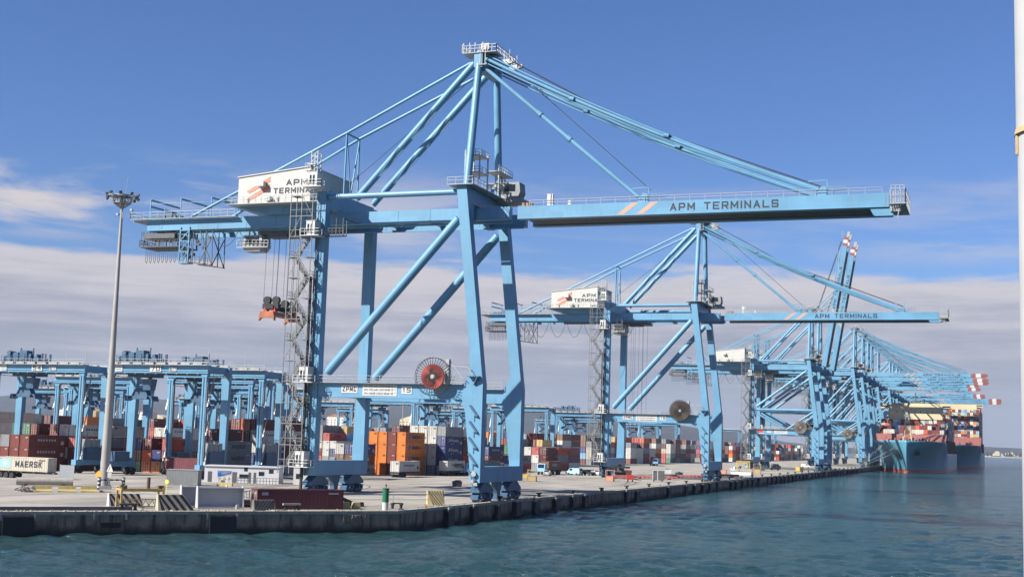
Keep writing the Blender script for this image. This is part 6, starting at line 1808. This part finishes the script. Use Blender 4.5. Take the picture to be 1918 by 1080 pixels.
        mb = MB(O); mb.bar((xc, yh + 4, zmax + 4.6), (xc, yh + 4, zmax + 12), .7); mb.bar((xc - 4, yh + 4, zmax + 8), (xc + 4, yh + 4, zmax + 8), .5); mb.box(xc - 3, xc + 3, yh + 2, yh + 5, zmax + 4.6, zmax + 6.2); mb.tube((xc + 5, yh + 4, zmax + 4.6), (xc + 5, yh + 4, zmax + 7.6), 1.1, 10)
        mb.build('radar_mast', GREY_D, h_)
    return root


ship(24.0, 21.5, 638, 300, 38.5, 33.6, 5, 'nearer blue hulled container ship with cream superstructure, bow towards the camera')
ship(33.5, 29.0, 962, 360, 51.0, 50.0, 6, 'farther container ship showing only its dark side and orange boxes', house=True, wall_z=(16.2, 24), deck=17.0, main=11)
f = far.build('distant_containers', FMATS, recalc=False)
tag(f, 'mass of mixed containers filling the far yard rows and the decks of both ships', 'containers', kind='stuff')
ropes = [((10, 650, 14.5), (.45, 593, .7)), ((16, 645, 12.0), (.45, 573.5, .7)), ((18, 643, 10.0), (.45, 593, .7)), ((10, 652, 15.5), (.45, 573.5, .7))]
for i, (a, b) in enumerate(ropes):
    a = Vector(a); b = Vector(b); mb = MB()
    pts = []
    for k in range(9):
        t = k / 8; p = a.lerp(b, t); p.z -= 1.2 * 4 * t * (1 - t) * .5; pts.append(p)
    mb.line(pts, .11, 5)
    tag(mb.build('mooring_line', mat('pale_rope', (.62, .60, .55), .8)), ('topmost', 'second', 'third', 'lowest')[(0, 2, 3, 1)[i]] + ' pale mooring line from the bow of the nearer ship', 'rope', 'mooring lines of the nearer ship')

# ------------------------------------------------------------------ town behind the yard and over the water
rt_ = random.Random(21)
TOWN = [mat('town_render_' + n, c_, .8, var=.06) for n, c_ in (('white', (.62, .60, .56)), ('cream', (.60, .52, .36)), ('grey', (.36, .37, .40)), ('ochre', (.50, .36, .18)), ('brick', (.32, .17, .12)))]
ROOFT = mat('terracotta_roof', (.33, .15, .09), .85, var=.15)


def house_at(x, y, w, d, h, base, m_, label):
    r = empty('town_building', (x, y, base)); tag(r, label, 'building', 'town buildings beyond the port')
    MB().box(-w / 2, w / 2, -d / 2, d / 2, -4, h).build('wall', m_, r)
    MB().prism([(-w / 2 - .4, h + .01), (w / 2 + .4, h + .01), (0, h + w * .16)], 'y', -d / 2 - .4, d / 2 + .4).build('roof', ROOFT if rt_.random() < .5 else m_, r)
    mb = MB()
    for j in range(max(1, int(h / 3.4))):
        for k in range(max(2, int(w / 4))):
            xx = -w / 2 + 1.5 + k * (w - 3) / max(1, int(w / 4) - 1); mb.box(xx - .7, xx + .7, -d / 2 - .06, -d / 2 - .004, 1.2 + j * 3.3, 2.8 + j * 3.3)
    mb.build('window', GLASS, r)


ordt = ['first', 'second', 'third', 'fourth', 'fifth', 'sixth', 'seventh', 'eighth', 'ninth', 'tenth', 'eleventh', 'twelfth', 'thirteenth', 'fourteenth', 'fifteenth', 'sixteenth', 'seventeenth', 'eighteenth', 'nineteenth', 'twentieth']
names = ['white', 'cream', 'grey', 'ochre', 'brick']
for k in range(20):
    i = rt_.choice((0, 0, 1, 1, 2, 3, 4)); y = rt_.uniform(1250, 1500); x = -1190 + k * 37 + rt_.uniform(-8, 8)
    house_at(x, y, rt_.uniform(18, 34), 16, rt_.uniform(12, 34), 0, TOWN[i], '%s %s town block from the left, far behind the yard' % (ordt[k], names[i]))
xx = -60.0
for k in range(24):
    i = rt_.choice((0, 0, 0, 1, 2, 1)); xx += rt_.uniform(14, 50)
    house_at(xx, 6850 + rt_.uniform(0, 420), rt_.uniform(9, 26), 14, rt_.uniform(5, 15) + (10 if k % 7 == 3 else 0), rt_.uniform(2, 16), TOWN[i], '%s %s building from the left along the far beach' % ((ordt + ['twenty-first', 'twenty-second', 'twenty-third', 'twenty-fourth'])[k], names[i]))
TREE = mat('far_tree_foliage', (.03, .045, .025), .9, var=.3, scale=.05)
mb = MB(); rt2 = random.Random(3)
for k in range(420):
    x = rt2.uniform(-300, 1500); y = 6800 + rt2.uniform(0, 700); h_ = rt2.uniform(6, 17); w_ = rt2.uniform(5, 13)
    for j in range(3):
        cx, cy, cz = x + rt2.uniform(-w_, w_) * .5, y + rt2.uniform(-4, 4), rt2.uniform(2, 14) + h_ * .5
        ring = [(cx + w_ * .6 * math.cos(a) * rt2.uniform(.6, 1.2), cy, cz + h_ * .5 * math.sin(a) * rt2.uniform(.7, 1.2)) for a in [i * math.pi / 3 for i in range(6)]]
        ids = [mb.v(p) for p in ring]; t_ = mb.v((cx, cy - w_ * .5, cz + h_ * .1)); b2 = mb.v((cx, cy + w_ * .5, cz + h_ * .1))
        for i in range(6): mb.f([ids[i], ids[(i + 1) % 6], t_]); mb.f([ids[(i + 1) % 6], ids[i], b2])
o = mb.build('distant_woods', TREE, recalc=False); tag(o, 'dark belt of trees behind the far beach on the right horizon', 'woods', kind='stuff')

# ------------------------------------------------------------------ white rail post of the viewing ship, close on the right
pd_ = Vector((77.2098, -193.5478, 10.0016)) + _f * 6.0 + _r * (6.0 * (1903 + 70.5 - 959) / 2436.6)
r = empty('rail_post', (pd_.x, pd_.y, 8.5)); tag(r, 'white painted post with a rusty collar at the right edge, close by', 'post')
PW = mat('weathered_white_paint', (.50, .50, .49), .45, var=.06, scale=3, dirt=.55)
MB().tube((0, 0, -3.5), (0, 0, 4.1), .1465, 28).build('post_shaft', PW, r)
MB().tube((0, 0, 3.02), (0, 0, 9.0), .152, 28).build('sleeve', PW, r)
mb = MB(); mb.tube((0, 0, 2.995), (0, 0, 3.025), .161, 28, .155); mb.bar((-.150, -.03, 2.9), (-.150, -.03, 2.99), .012); mb.build('collar', mat('rust_stained_cream', (.50, .36, .20), .8, var=.35, scale=9), r)

# ------------------------------------------------------------------ sea haze
HZ = bpy.data.materials.new('haze'); HZ.use_nodes = True
t = HZ.node_tree; t.nodes.clear()
vo = t.nodes.new('ShaderNodeOutputMaterial'); pv = t.nodes.new('ShaderNodeVolumePrincipled')
pv.inputs['Color'].default_value = (.66, .79, 1.0, 1)
pv.inputs['Density'].default_value = 3.4e-5
pv.inputs['Anisotropy'].default_value = .0
t.links.new(pv.outputs[0], vo.inputs['Volume'])
MB().box(-13500, 13500, -3600, 13200, -7, 420).build('haze', HZ)['kind'] = 'stuff'
